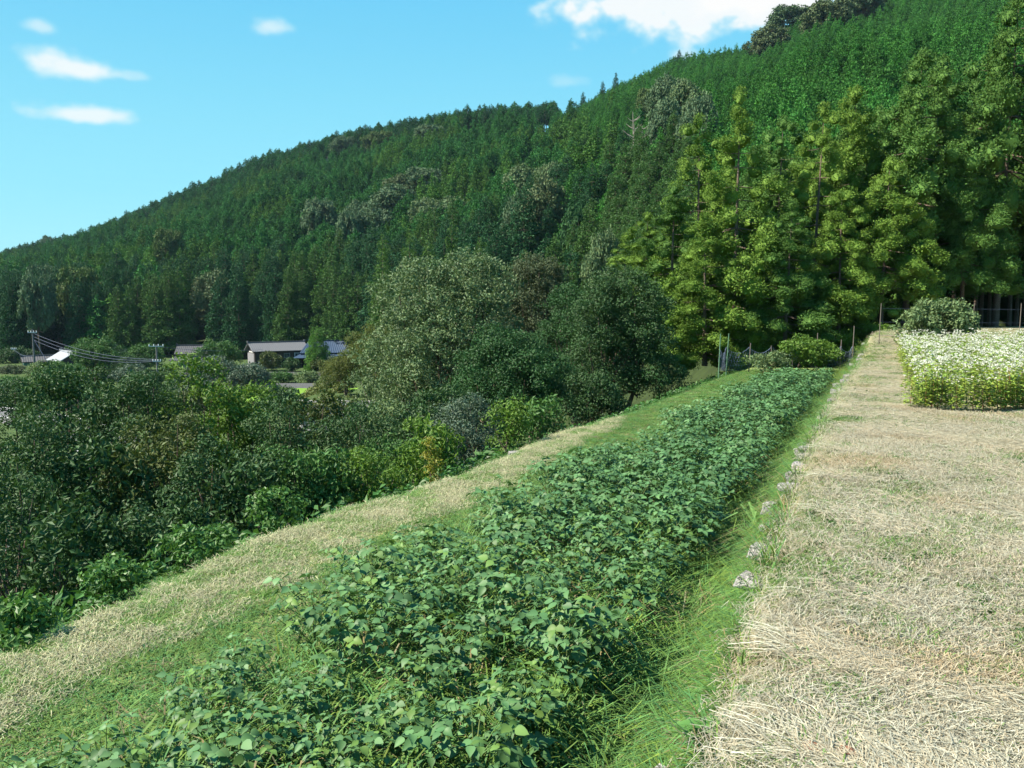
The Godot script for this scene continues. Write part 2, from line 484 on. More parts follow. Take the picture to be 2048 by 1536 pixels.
func bean_leaf() -> Buf:
	var b := Buf.new()
	var out := Vector3(r(0.05, 0.10), r(0.06, 0.13), r(-0.03, 0.03))
	b.tube([Vector3.ZERO, out * 0.5 + Vector3(0.02, 0, 0), out], [0.003, 0.0025, 0.002], 3, Color(0.9, 0.9, 0.6))
	var up := (Vector3(r(-0.25, 0.7), 1.0, r(-0.5, 0.5))).normalized()
	var s := r(0.72, 1.2)
	var tone := r(0.6, 1.0)
	for k in [[0.0, 0.035, 1.1], [1.25, 0.0, 1.0], [-1.25, 0.0, 1.0]]:
		var a: float = k[0] + r(-0.2, 0.2)
		var dir := Vector3(cos(a), r(-0.25, 0.1), sin(a)).normalized()
		var q := tone * r(0.9, 1.0)
		leaflet(b, out + Vector3(k[1], 0.01, 0), dir, (up + unit() * 0.25).normalized(), 0.060 * s * k[2], 0.046 * s, Color(q * r(0.92, 1.05), q, q * r(0.9, 1.0)).clamp())
	return b
func bean_spots(n: int) -> Array:
	var a := []
	for i in n:
		var h := lerpf(0.10, 0.50, pow((i + 0.5) / n, 0.65))
		var ph := i * 2.4 + r(-0.4, 0.4)
		var off := Vector3(cos(ph), 0, sin(ph)) * r(0.02, 0.22)
		var tilt := Basis(Vector3.UP, -ph) * Basis(Vector3.BACK, r(-0.35, 0.25))
		a.append(Transform3D(tilt.scaled(Vector3.ONE * r(0.8, 1.15)), off + Vector3(0, h, 0)))
	return a
func blade(b: Buf, at: Vector3, dir: Vector3, len: float, wid: float, bend: float, col: Color) -> void:
	var flat := Vector3(dir.x, 0, dir.z)
	flat = flat.normalized() if flat.length() > 0.01 else Vector3.RIGHT
	var side := flat.cross(Vector3.UP).normalized() * wid * 0.5
	var p0 := at
	var p1 := at + dir * len * 0.4
	var p2 := at + dir * len * 0.72 + flat * len * bend * 0.35 - Vector3(0, len * bend * 0.12, 0)
	var p3 := at + dir * len * 0.85 + flat * len * bend * 0.9 - Vector3(0, len * bend * 0.55, 0)
	b.quad(p0 - side, p1 - side, p1 + side, p0 + side, col)
	b.quad(p1 - side, p2 - side * 0.8, p2 + side * 0.8, p1 + side, col)
	b.tri(p2 - side * 0.8, p3, p2 + side * 0.8, col)
func tuft(n: int, len: float, wid: float, spread: float, upright: float) -> Buf:
	var b := Buf.new()
	for i in n:
		var a := r(0, TAU)
		var at := Vector3(cos(a), 0, sin(a)) * spread * sqrt(r(0, 1))
		var dir := (Vector3(cos(a + r(-1, 1)), upright * r(0.6, 1.4), sin(a + r(-1, 1)))).normalized()
		blade(b, at, dir, len * r(0.5, 1.15), wid * r(0.7, 1.2), r(0.2, 0.8), vary(0.6, 1.0, 0.12))
	return b
func litter(n: int, len: float, wid: float, spread: float, fan: float, lift: float) -> Buf:
	var b := Buf.new()
	for i in n:
		var a := r(-fan, fan)
		var l := len * r(0.4, 1.2)
		var dir := Vector3(cos(a), r(-0.05, lift), sin(a))
		var at := Vector3(r(-1, 1) * spread * 1.4, r(0.002, 0.03), r(-1, 1) * spread) - dir * l * 0.5
		at.y = maxf(at.y, 0.002)
		var side := Vector3(-dir.z, r(-0.4, 0.4), dir.x).normalized() * wid * 0.5 * r(0.7, 1.3)
		var col := vary(0.5, 1.0, 0.08)
		var m := at + dir * l * 0.5 + Vector3(r(-0.02, 0.02), r(0.0, 0.02), r(-0.02, 0.02))
		var e := at + dir * l
		e.y = maxf(e.y * 0.6, 0.002)
		b.quad(at - side, m - side, m + side, at + side, col)
		b.quad(m - side, e - side * 0.5, e + side * 0.5, m + side, col)
	return b
func buckwheat(flowers: int, leaves: int) -> Array:
	var st := Buf.new()
	var lf := Buf.new()
	var fl := Buf.new()
	var h := r(0.36, 0.66)
	var top := Vector3(r(-0.06, 0.06), h, r(-0.06, 0.06))
	st.tube([Vector3.ZERO, top * 0.5 + Vector3(r(-0.02, 0.02), 0, 0), top], [0.005, 0.004, 0.002], 3)
	for i in leaves:
		var t := lerpf(0.10, 0.98, (i + r(0, 1)) / leaves)
		var a := r(0, TAU)
		var o := Vector3(cos(a), 0.15, sin(a))
		var at := top * t + o * r(0.03, 0.09)
		leaf(lf, at, (o + Vector3(0, -0.2, 0)).normalized(), (Vector3.UP + unit() * 0.4).normalized(), r(0.05, 0.08), r(0.055, 0.075), vary(0.65, 1.0, 0.15))
	for i in flowers:
		var a := r(0, TAU)
		var at := top * r(0.86, 1.06) + Vector3(cos(a), 0, sin(a)) * r(0.02, 0.11)
		for q in 9:
			var u := unit()
			u.y = absf(u.y)
			leaf(fl, at + u * r(0.0, 0.016), (u + unit() * 0.6).normalized(), (u + Vector3.UP).normalized(), 0.02, 0.02, grey(r(0.8, 1.0)))
	return [st, lf, fl]
func rock(seed_: int) -> Buf:
	var b := Buf.new()
	var n := FastNoiseLite.new()
	n.seed = seed_
	n.frequency = 0.7
	var pt := func(p: Vector3) -> Vector3:
		var q := p.normalized().lerp(p, 0.6)
		return q * (0.5 + 0.22 * n.get_noise_3dv(q * 2.0))
	for ax in 3:
		for s in [-1.0, 1.0]:
			for i in 2:
				for j in 2:
					var c := []
					for k in [[0, 0], [0, 1], [1, 1], [1, 0]]:
						var u: float = (i + k[0]) - 1.0
						var w: float = (j + k[1]) - 1.0
						var p := Vector3(s, u, w) if ax == 0 else Vector3(w, s, u) if ax == 1 else Vector3(u, w, s)
						c.append(pt.call(p))
					if s < 0: b.quad(c[0], c[3], c[2], c[1], Color.WHITE)
					else: b.quad(c[0], c[1], c[2], c[3], Color.WHITE)
	# front faces as they run: turn any face that looks inwards
	for t in range(0, b.v.size(), 3):
		if b.n[t].dot(b.v[t]) < 0.0:
			var x := b.v[t + 1]
			b.v[t + 1] = b.v[t + 2]
			b.v[t + 2] = x
			for e in 3: b.n[t + e] = -b.n[t + e]
	return b

# ---------------------------------------------------------------- buildings
func slab(b: Buf, a: Vector3, q: Vector3, d: Vector3, e: Vector3, th: float) -> void:
	# a quad given clockwise seen from above, with thickness th below it
	var n := (d - a).cross(q - a).normalized()
	var o := -n * th
	b.quad(a, q, d, e, Color.WHITE)
	b.quad(e + o, d + o, q + o, a + o, Color.WHITE)
	var p := [a, q, d, e]
	for i in 4:
		var f: Vector3 = p[i]
		var g: Vector3 = p[(i + 1) % 4]
		b.quad(f, f + o, g + o, g, Color.WHITE)
func ribs(b: Buf, a: Vector3, q: Vector3, d: Vector3, e: Vector3, every: float) -> void:
	# raised tile rows running from the ridge edge q-d down to the eave edge a-e
	var k := int(a.distance_to(e) / every)
	var n := (d - a).cross(q - a).normalized()
	for i in k:
		var t := (i + 0.5) / k
		var lo := a.lerp(e, t)
		var hi := q.lerp(d, t)
		var s := (e - a).normalized() * every * 0.22
		b.quad(lo - s, hi - s, hi + n * 0.06, lo + n * 0.06, Color.WHITE)
		b.quad(lo + n * 0.06, hi + n * 0.06, hi + s, lo + s, Color.WHITE)
func gable_wall(l: float, w: float, h: float, rise: float) -> Buf:
	var b := Buf.new()
	var x := l / 2.0
	var z := w / 2.0
	var f := [Vector3(-x, -0.6, z), Vector3(-x, h, z), Vector3(x, h, z), Vector3(x, -0.6, z)]
	b.quad(f[0], f[1], f[2], f[3], Color.WHITE)
	var g := [Vector3(x, -0.6, -z), Vector3(x, h, -z), Vector3(-x, h, -z), Vector3(-x, -0.6, -z)]
	b.quad(g[0], g[1], g[2], g[3], Color.WHITE)
	b.quad(Vector3(-x, -0.6, -z), Vector3(-x, h, -z), Vector3(-x, h, z), Vector3(-x, -0.6, z), Color.WHITE)
	b.quad(Vector3(x, -0.6, z), Vector3(x, h, z), Vector3(x, h, -z), Vector3(x, -0.6, -z), Color.WHITE)
	b.tri(Vector3(-x, h, -z), Vector3(-x, h + rise, 0), Vector3(-x, h, z), Color.WHITE)
	b.tri(Vector3(x, h, z), Vector3(x, h + rise, 0), Vector3(x, h, -z), Color.WHITE)
	return b
func gable_roof(t: Node3D, l: float, w: float, h: float, rise: float, over: float, side: float, mat: Material, every: float, hip := 0.0) -> void:
	var sl := rise / (w / 2.0)
	var x := l / 2.0 + side
	var z := w / 2.0 + over
	var ye := h - over * sl + 0.12
	var yr := h + rise + 0.12
	for s in [1.0, -1.0]:
		var a := Vector3(-x * s, ye, z * s)
		var q := Vector3(-(x - hip) * s, yr, 0)
		var d := Vector3((x - hip) * s, yr, 0)
		var e := Vector3(x * s, ye, z * s)
		var b := Buf.new()
		slab(b, a, q, d, e, 0.14)
		if every > 0.0: ribs(b, a, q, d, e, every)
		part("roof", b.mesh(), mat, t)
	if hip > 0.0:
		for s in [1.0, -1.0]:
			var b := Buf.new()
			var c := Vector3((x - hip) * s, yr, 0)
			b.tri(Vector3(x * s, ye, z * s), c, Vector3(x * s, ye, -z * s), Color.WHITE)
			part("roof_hip", b.mesh(), mat, t)
	var cap := Buf.new()
	cap.box(Vector3(0, yr + 0.06, 0), Vector3((x - hip) * 2.0, 0.22, 0.34))
	for s in [-1.0, 1.0]: cap.box(Vector3((x - hip) * s, yr + 0.16, 0), Vector3(0.26, 0.42, 0.44))
	part("ridge_cap", cap.mesh(), mat, t)
func window(t: Node3D, x: float, y: float, z: float, w: float, h: float, frame: Material) -> void:
	var b := Buf.new()
	for s in [-1.0, 1.0]:
		b.box(Vector3(x + s * (w / 2.0), y, z + 0.03), Vector3(0.09, h + 0.18, 0.1))
		b.box(Vector3(x, y + s * (h / 2.0), z + 0.032), Vector3(w - 0.09, 0.09, 0.1))
	b.box(Vector3(x, y, z + 0.03), Vector3(0.05, h - 0.09, 0.06))
	var f := part("window", b.mesh(), frame, t)
	var g := Buf.new()
	g.box(Vector3(x, y, z + 0.012), Vector3(w - 0.09, h - 0.09, 0.02))
	part("pane", g.mesh(), M.glass, f)

func houses() -> void:
	# two-storey farmhouse
	var t := thing("farmhouse", "dark timber farmhouse with long grey tiled gable roof, between tree and blue roofed house", "house", P(-46.6, -11.7, 163.0), 0.55)
	part("wall", gable_wall(10.0, 5.4, 3.6, 1.3).mesh(), M.wood, t)
	gable_roof(t, 10.0, 5.4, 3.6, 1.3, 0.55, 0.6, M.tile_grey, 0.38)
	var b := Buf.new()
	for k in 6: b.box(Vector3(-5.03, 1.1 + 0.0 * k, -2.2 + k * 0.78), Vector3(0.06, 3.4, 0.7))
	part("gable_boards", b.mesh(), M.wood_grey, t, Transform3D(Basis.IDENTITY, Vector3(0, 0.2, 0)))
	window(t, 1.2, 2.5, 2.7, 1.1, 0.8, M.wood_grey)
	window(t, 3.4, 2.5, 2.7, 1.3, 0.8, M.white)
	b = Buf.new()
	b.box(Vector3(-5.02, 3.25, 0.2), Vector3(0.12, 0.22, 3.0))
	part("beam", b.mesh(), M.plaster, t)
	b = Buf.new()
	b.box(Vector3(-2.2, 0.7, 2.72), Vector3(1.7, 2.0, 0.06))
	part("door", b.mesh(), M.wood_grey, t)
	# blue-roofed house
	t = thing("house", "low house with blue metal hipped roof behind bright green conifer", "house", P(-37.2, -11.6, 166.0), 0.22)
	part("wall", gable_wall(9.6, 6.4, 2.7, 0.9).mesh(), M.wood, t)
	b = Buf.new()
	slab(b, Vector3(-6.6, 1.95, 4.9), Vector3(-5.0, 2.75, 3.1), Vector3(5.0, 2.75, 3.1), Vector3(6.6, 1.95, 4.9), 0.1)
	slab(b, Vector3(-6.6, 1.95, -4.9), Vector3(-5.0, 2.75, -3.1), Vector3(-5.0, 2.75, 3.1), Vector3(-6.6, 1.95, 4.9), 0.1)
	slab(b, Vector3(6.6, 1.95, 4.9), Vector3(5.0, 2.75, 3.1), Vector3(5.0, 2.75, -3.1), Vector3(6.6, 1.95, -4.9), 0.1)
	part("lower_roof", b.mesh(), M.tin_blue, t)
	gable_roof(t, 9.8, 6.4, 3.0, 1.9, 0.5, 0.5, M.tin_blue, 0.45, 1.7)
	window(t, -2.5, 1.2, 3.2, 1.8, 1.3, M.white)
	window(t, 1.5, 1.2, 3.2, 1.8, 1.3, M.white)
	# tiled house by the pole
	t = thing("tiled_house", "small grey tiled house with lower pent roof, beside the concrete utility pole", "house", P(-61.5, -11.7, 162.0), 0.15)
	part("wall", gable_wall(7.4, 4.6, 3.0, 1.3).mesh(), M.plaster, t)
	gable_roof(t, 7.4, 4.6, 3.0, 1.3, 0.4, 0.5, M.tile_dark, 0.36)
	b = Buf.new()
	slab(b, Vector3(-5.0, 1.75, 3.9), Vector3(-4.0, 2.55, 2.3), Vector3(4.0, 2.55, 2.3), Vector3(5.0, 1.75, 3.9), 0.1)
	ribs(b, Vector3(-5.0, 1.75, 3.9), Vector3(-4.0, 2.55, 2.3), Vector3(4.0, 2.55, 2.3), Vector3(5.0, 1.75, 3.9), 0.36)
	slab(b, Vector3(-5.0, 1.75, -3.4), Vector3(-4.0, 2.55, -2.3), Vector3(-4.0, 2.55, 2.3), Vector3(-5.0, 1.75, 3.9), 0.1)
	part("lower_roof", b.mesh(), M.tile_grey, t)
	window(t, -0.6, 1.0, 2.3, 1.6, 1.2, M.white)
	window(t, 2.0, 1.0, 2.3, 1.6, 1.2, M.white)
	for x in [-4.6, -3.2]:
		b = Buf.new()
		b.box(Vector3(x, 0.6, 3.6), Vector3(0.14, 2.4, 0.14))
		part("porch_post", b.mesh(), M.plaster, t)
	# hut and shed at the far left
	t = thing("hut", "hut with dark grey roof and green gable end below utility pole", "hut", P(-96.0, -12.4, 168.0), 0.62)
	part("wall", gable_wall(7.0, 3.4, 1.7, 0.9).mesh(), M.green_wall, t)
	gable_roof(t, 7.0, 3.4, 1.7, 0.9, 0.35, 0.3, M.tile_dark, 0.4)
	b = Buf.new()
	b.box(Vector3(-3.53, 0.6, 0), Vector3(0.06, 1.6, 0.9))
	part("door", b.mesh(), M.wood, t)
	t = thing("shed", "open shed with weathered pale metal roof beside the green hut", "shed", P(-88.6, -12.4, 164.0), -0.75)
	part("wall", gable_wall(6.4, 4.8, 2.3, 1.4).mesh(), M.wood, t)
	gable_roof(t, 6.4, 4.8, 2.3, 1.4, 0.6, 0.5, M.tin_pale, 0.5)
	b = Buf.new()
	b.box(Vector3(0.0, 0.5, 2.42), Vector3(1.6, 1.9, 0.06))
	part("door", b.mesh(), M.wood_grey, t)

func pole(called: String, label: String, at: Vector3, h: float, arms: Array) -> void:
	var t := thing(called, label, "utility pole", at, 0.2, "utility poles")
	var b := Buf.new()
	b.tube([Vector3.ZERO, Vector3(0, h, 0)], [0.19, 0.13], 9)
	part("mast", b.mesh(), M.concrete, t)
	for a in arms:
		b = Buf.new()
		b.box(Vector3(a[1], h - a[0], 0.16), Vector3(a[2], 0.12, 0.12))
		var arm := part("crossarm", b.mesh(), M.metal, t)
		for k in 4:
			b = Buf.new()
			var x: float = a[1] + a[2] * (-0.46 + 0.92 * k / 3.0)
			b.tube([Vector3(x, h - a[0] + 0.06, 0.16), Vector3(x, h - a[0] + 0.2, 0.16), Vector3(x, h - a[0] + 0.34, 0.16)], [0.05, 0.09, 0.05], 6)
			part("insulator", b.mesh(), M.white, arm)
func wire(label: String, a: Vector3, z: Vector3, sag: float, rad := 0.03) -> void:
	var pts := []
	var rr := []
	for i in 13:
		var t := i / 12.0
		pts.append(a.lerp(z, t) - a - Vector3(0, sag * 4.0 * t * (1.0 - t), 0))
		rr.append(rad)
	var b := Buf.new()
	b.tube(pts, rr, 4)
	one("power_line", b.mesh(), M.wire, label, "cable", a, "overhead lines")

# ---------------------------------------------------------------- sky
const CLOUDS := [[-27.4, 13.6, 2.1, 0.85, 0.95], [-27.2, 11.0, 2.3, 0.6, 0.9], [-15.8, 17.0, 1.1, 0.55, 0.7], [-29.0, 15.6, 0.8, 0.45, 0.6], [-24.0, 13.5, 0.9, 0.3, 0.4], [13.2, 18.9, 9.0, 2.5, 1.6], [16.0, 19.2, 5.0, 1.6, 1.4], [11.2, 15.7, 0.8, 0.4, 0.6], [3.6, 14.3, 1.2, 0.4, 0.3]]
func make_sky() -> Sky:
	var w := 4096
	var h := 2048
	var im := Image.create(w, h, false, Image.FORMAT_RGBA8)
	var hor := Color(0.70, 0.96, 1.0)
	var low := Color(0.62, 0.93, 1.0)
	var top := Color(0.41, 0.79, 0.97)
	var zen := Color(0.24, 0.60, 0.90)
	var rows := []
	for y in h:
		var el := 90.0 - 180.0 * (y + 0.5) / h
		var c := hor
		if el > 0.0:
			c = hor.lerp(low, smoothstep(0.0, 8.0, el)).lerp(top, smoothstep(3.0, 26.0, el)).lerp(zen, smoothstep(20.0, 80.0, el))
		else:
			c = hor.lerp(Color(0.30, 0.36, 0.30), smoothstep(0.0, -12.0, el))
		rows.append(c)
		im.fill_rect(Rect2i(0, y, w, 1), c)
	var f := FastNoiseLite.new()
	f.seed = 5
	f.frequency = 0.016
	f.fractal_octaves = 5
	# each cloud: bearing and height in degrees, half width, half height, density
	var cl := CLOUDS.duplicate()
	for i in 44:
		cl.append([40.0 + 280.0 * i / 44.0 + r(-3, 3), r(6, 40), r(1.5, 7), r(0.6, 2.0), r(0.7, 1.3)])
	for k in cl:
		var cx: float = k[0] / 360.0 * w
		var cy: float = (90.0 - k[1]) / 180.0 * h
		var rx: float = k[2] * w / 360.0 * 1.5
		var ry: float = k[3] * h / 180.0 * 1.6
		for y in range(int(cy - ry), int(cy + ry)):
			for x in range(int(cx - rx), int(cx + rx)):
				var u := (x - cx) / rx * 1.5
				var q := (y - cy) / ry * 1.6
				if q > 0.0: q *= 1.35
				var d := 1.0 - sqrt(u * u + q * q) / 1.5
				var a: float = smoothstep(0.02, 1.0, d * 1.3 + f.get_noise_2d(x * 1.6, y * 2.6) * 0.62) * k[4]
				if a <= 0.003: continue
				a = clampf(a, 0.0, 1.0)
				var xx := posmod(x, w)
				im.set_pixel(xx, y, im.get_pixel(xx, y).lerp(Color(1.0, 1.0, 0.995), a * 0.93))
	var m := PanoramaSkyMaterial.new()
	m.panorama = ImageTexture.create_from_image(im)
	var s := Sky.new()
	s.sky_material = m
	return s

# ================================================================ the scene
func _ready() -> void:
	rng.seed = 20240917
	noise.seed = 4
	noise.frequency = 0.02
	noise.fractal_octaves = 4
	# camera
	var cam := Camera3D.new()
	cam.name = "camera"
	cam.fov = 50.0
	cam.far = 3000.0
	cam.position = Vector3(0, 1.6, 0)
	cam.rotation_degrees = Vector3(-5.824, 0, 0)
	add_child(cam)
	cam.current = true
	# sky, exposure, sun
	var env := Environment.new()
	env.background_mode = Environment.BG_SKY
	env.sky = make_sky()
	env.background_energy_multiplier = 0.38
	env.tonemap_mode = Environment.TONE_MAPPER_LINEAR
	env.tonemap_exposure = 2.65
	env.fog_enabled = true
	env.fog_density = 0.00006
	env.fog_light_color = Color(0.75, 0.88, 1.0)
	env.sdfgi_enabled = true
	env.ssao_enabled = true
	env.ssil_enabled = true
	var we := WorldEnvironment.new()
	we.name = "environment"
	we.environment = env
	add_child(we)
	var sun := DirectionalLight3D.new()
	sun.name = "sun"
	sun.light_energy = 1.6
	sun.light_color = Color(1.0, 0.96, 0.89)
	sun.light_angular_distance = 0.5
	sun.shadow_enabled = true
	add_child(sun)
	sun.look_at_from_position(Vector3(-1.0, 1.2, 0.14) * 100.0, Vector3.ZERO)
	make_materials()
	land()
	forest()
	cedars()
	bank_trees()
	houses()
	valley()
	beans()
	grasses()
	upper_field()
	fences()
	details()
	tell_apart()

func land() -> void:
	structure("upper_terrace", sheet(wall_x, func(_d): return 45.0, -14.0, 37.0, 200, 150, upper_y, 0.15), M.upper)
	structure("lower_terrace", sheet(func(d): return minf(dry_x(d), out_x(d) + 30.0) , func(d): return wall_x(d) + 0.25, -10.0, 31.5, 150, 40, lower_y, 0.15), M.lower)
	structure("mown_strip", sheet(func(d): return out_x(d) - 0.1, func(d): return maxf(dry_x(d), out_x(d) + 0.02), -10.0, 31.5, 150, 14, lower_y, 0.15), M.mown)
	# the sheet of ground under everything else, out to the hill and beyond
	var v := PackedVector3Array()
	var c := PackedColorArray()
	var idx := PackedInt32Array()
	var nx := 150
	var nd := 150
	for i in nd + 1:
		var t := float(i) / nd
		var d := -60.0 + 310.0 * t
		for j in nx + 1:
			var s := 2.0 * j / nx - 1.0
			var x := s * 60.0 + s * s * s * 300.0
			v.push_back(P(x, land_y(x, d), d)); c.push_back(Color.WHITE)
	for i in nd:
		for j in nx:
			var p := i * (nx + 1) + j
			var w := nx + 1
			for q in [p, p + w, p + w + 1, p, p + w + 1, p + 1]: idx.push_back(q)
	structure("valley_ground", indexed(v, c, idx), M.earth)
	# hillside
	v = PackedVector3Array(); c = PackedColorArray(); idx = PackedInt32Array()
	nx = 120
	nd = 60
	for i in nd + 1:
		for j in nx + 1:
			var p := hill_at(lerpf(-1.1, 1.1, float(j) / nx), lerpf(-0.06, 1.6, float(i) / nd))
			if i == 0: p.y -= 4.0
			v.push_back(p); c.push_back(Color.WHITE)
	for i in nd:
		for j in nx:
			var p := i * (nx + 1) + j
			var w := nx + 1
			for q in [p, p + w, p + w + 1, p, p + w + 1, p + 1]: idx.push_back(q)
	structure("hillside", indexed(v, c, idx), M.forest_floor)
	# dry stone wall between the terraces
	var t := thing("dry_stone_wall", "low dry stone retaining wall along the edge of the mown upper terrace", "wall", P(wall_x(3.0), -1.0, 3.0))
	var rocks := []
	for i in 6: rocks.append(rock(i + 3).mesh())
	var base := t.position
	for course in 2:
		var d := 1.6 + course * 0.17
		while d < 31.0:
			var l := r(0.16, 0.34) * (1.0 + 0.012 * d)
			if r(0, 1) < (0.62 if course else 0.75) or noise.get_noise_1d(d * 30.0) < -0.05:
				d += l
				continue
			var x := wall_x(d) + (r(-0.10, 0.02) if course else r(-0.3, -0.18))
			var y := upper_y(wall_x(d) + 0.3, d) - (r(0.12, 0.18) if course else r(0.30, 0.45))
			var b := Basis(Vector3.UP, -1.12 + PI / 2.0 + r(-0.4, 0.4)) * Basis(Vector3.RIGHT, r(-0.3, 0.3))
			b = b.scaled_local(Vector3(r(0.10, 0.18), r(0.08, 0.14), l * 0.7))
			part("stone", rocks[rng.randi() % 6], M.stone, t, Transform3D(b, P(x, y, d) - base))
			d += l * 0.93
	structure("terrace_bank", sheet(func(d): return wall_x(d) - 0.5, func(d): return wall_x(d) + 0.03, -10.0, 31.5, 160, 6, bank_y), M.terrace_bank)

func forest() -> void:
	var pf := []
	for i in 4: pf.append(puff(20, 0.5, 0.5, 0.26))
	var pm := []
	for i in 4: pm.append(puff(44, 0.5, 0.34, 0.15))
	var near_h := []
	var near_s := []
	for i in 5:
		near_h.append(meshes(conifer(14.0, 2.5, 0.12, pm, 17, 8, 0.6, 1.05)))
		near_s.append(meshes(conifer(14.0, 2.6, 0.1, pm, 19, 7, 0.8, 1.0)))
	var far_h := []
	var far_s := []
	var far_y := []
	var far_t := []
	var py := []
	for i in 4: py.append(puff(46, 0.5, 0.30, 0.15))
	for i in 2:
		far_h.append(meshes(conifer(13.0, 2.3, 0.3, pf, 9, 6, 0.55, 1.25)))
		far_s.append(meshes(conifer(13.0, 2.2, 0.25, pf, 11, 5, 0.85, 1.2)))
		far_y.append(meshes(conifer(7.5, 1.8, 0.1, py, 7, 6, 0.7, 1.1)))
		far_t.append(meshes(conifer(14.0, 2.3, 0.55, pf, 6, 6, 0.5, 1.25)))
	var list := [[-16.0, 225.0, 8, 13.7, "pale"], [-22.1, 225.2, 8, 12.3, "pale"], [-34.7, 248.2, 9, 16.6, "grey"], [-38.7, 231.2, 9, 12.6, "grey"], [-28.0, 269.8, 9, 14.7, "grey"], [-35.5, 271.8, 9, 14.9, "brown"], [-45.1, 247.8, 9, 12.0, "grey"], [3.1, 200.4, 8, 13.4, "pale"], [8.5, 188.7, 8, 9.2, "pale"], [31.6, 174.7, 7, 8.5, "grey"], [32.0, 154.3, 8, 8.4, "pale"], [24.6, 135.4, 8, 6.6, "grey"], [113.0, 341.7, 9, 24.9, "grey"], [91.5, 303.0, 9, 16.6, "brown"], [95.3, 256.5, 9, 17.1, "brown"], [117.1, 284.5, 8, 15.5, "grey"], [5.5, 140.2, 9, 9.4, "brown"], [1.4, 146.1, 9, 7.1, "grey"], [-66.9, 427.6, 9, 18.2, "olive"], [-88.2, 445.4, 9, 16.2, "grey"], [-37.4, 385.0, 8, 16.4, "grey"], [8.8, 116.4, 8, 4.9, "dark"], [10.6, 94.9, 7, 4.6, "pale"], [-360.9, 598.5, 15, 18.2, "grey"], [-340.9, 590.5, 16, 18.2, "grey"], [-313.1, 561.7, 12, 13.6, "grey"], [-71.4, 198.8, 11, 13.3, "brown"], [-59.4, 258.1, 12, 12.5, "grey"], [-104.4, 253.6, 12, 10.8, "olive"], [-121.1, 214.8, 14, 10.4, "grey"], [-104.1, 199.5, 14, 10.9, "olive"], [-108.9, 190.0, 13, 8.7, "grey"], [-43.5, 223.8, 13, 8.2, "grey"], [39.6, 243.5, 7, 8.9, "olive"], [28.4, 127.5, 8, 6.2, "grey"]]
	# stands of trees over the hill
	var spots := []
	var d := 52.0
	while d < 660.0:
		var step := 3.1 if d < 430.0 else 4.2
		var u := -0.78
		while u < 0.8:
			var young := u > 0.055
			var gap := 3.0 if young else 4.1
			if not young and d - floorf(d / 4.1) * 4.1 > 3.1:
				u += gap / d
				continue
			var uu := u + r(-0.4, 0.4) * gap / d
			var dd := d + r(-0.4, 0.4) * step
			u += gap / d
			var i := 0
			while i < HILL.size() - 2 and uu > HILL[i + 1][0]: i += 1
			var f: float = (uu - HILL[i][0]) / (HILL[i + 1][0] - HILL[i][0])
			var fd := lerpf(HILL[i][1], HILL[i + 1][1], f)
			var t := (dd - fd) / (lerpf(HILL[i][3], HILL[i + 1][3], f) - fd)
			if t < 0.0 or t > 1.05: continue
			spots.append([uu, t, dd])
		d += step
	var ind := []
	var stands := {"hinoki": [], "cedar": [], "young": [], "tall": []}
	for s in spots:
		var p := hill_at(s[0], s[1])
		var taken := false
		for b in list:
			if Vector2(p.x - b[0], -p.z - b[1]).length() < b[3] * 0.62: taken = true
		if taken: continue
		if s[0] > -0.06 and s[0] < 0.05 and s[1] > 0.72 and s[1] < 0.862: continue   # the cleared strip before the ridge stand
		var u: float = s[0]
		var t: float = s[1]
		var patch := noise.get_noise_2d(p.x * 0.9 + 900.0, p.z * 0.9)
		var kind := "hinoki"
		if u > 0.055 + (0.10 * noise.get_noise_2d(p.x * 1.5, p.z * 1.5) + r(-0.05, 0.05)) * smoothstep(0.9, 0.7, t): kind = "young"
		elif t > 0.86: kind = "tall"
		elif patch > 0.12: kind = "cedar"
		var h := r(0.85, 1.15)
		if t < 0.12 and u < 0.02: h *= 1.3
		if kind == "young" and t < 0.2: h *= 1.35
		var rec := [p, h, kind, u, t]
		var size: float = (14.0 if kind != "young" else 8.0) * h / float(s[2])
		rec.append(size if absf(u) < 0.66 and not (u > 0.22 and t < 0.22) else 0.0)
		ind.append(rec)
	ind.sort_custom(func(a, b): return a[5] > b[5])
	for k in ind.size():
		var q: Array = ind[k]
		var tone := r(0.6, 1.2)
		var h: float = q[1]
		var tint := Color(0.16 * tone, 0.50 * tone, 0.23 * tone)
		if q[2] == "cedar": tint = Color(0.28 * tone, 0.56 * tone, 0.19 * tone)
		elif q[2] == "young": tint = Color(0.19 * tone, 0.60 * tone, 0.21 * tone).lerp(Color(0.28, 0.66, 0.24) * tone, r(0, 0.5))
		elif q[2] == "tall": tint = Color(0.12 * tone, 0.40 * tone, 0.23 * tone)
		if k < 260:
			var sugi: bool = q[2] == "cedar"
			var made: Array = near_s[rng.randi() % 5] if sugi else near_h[rng.randi() % 5]
			var sc := h * (0.62 if q[2] == "young" else 1.0)
			var uu: float = q[3]
			var spot := "behind the green hut" if uu < -0.53 else "behind the sagging cables" if uu < -0.44 else "behind the tiled house" if uu < -0.36 else "behind the farmhouse" if uu < -0.27 else "behind the blue roofed house" if uu < -0.19 else "left of the silvery oak" if uu < -0.13 else "behind the silvery oak"
			var depth := "front edge" if q[4] < 0.035 else "second line" if q[4] < 0.08 else "lower slope"
			var label := "dark cypress, %s of forest %s" % [depth, spot]
			var group := "cypresses at the foot of the hill"
			var nm := "cypress_tree"
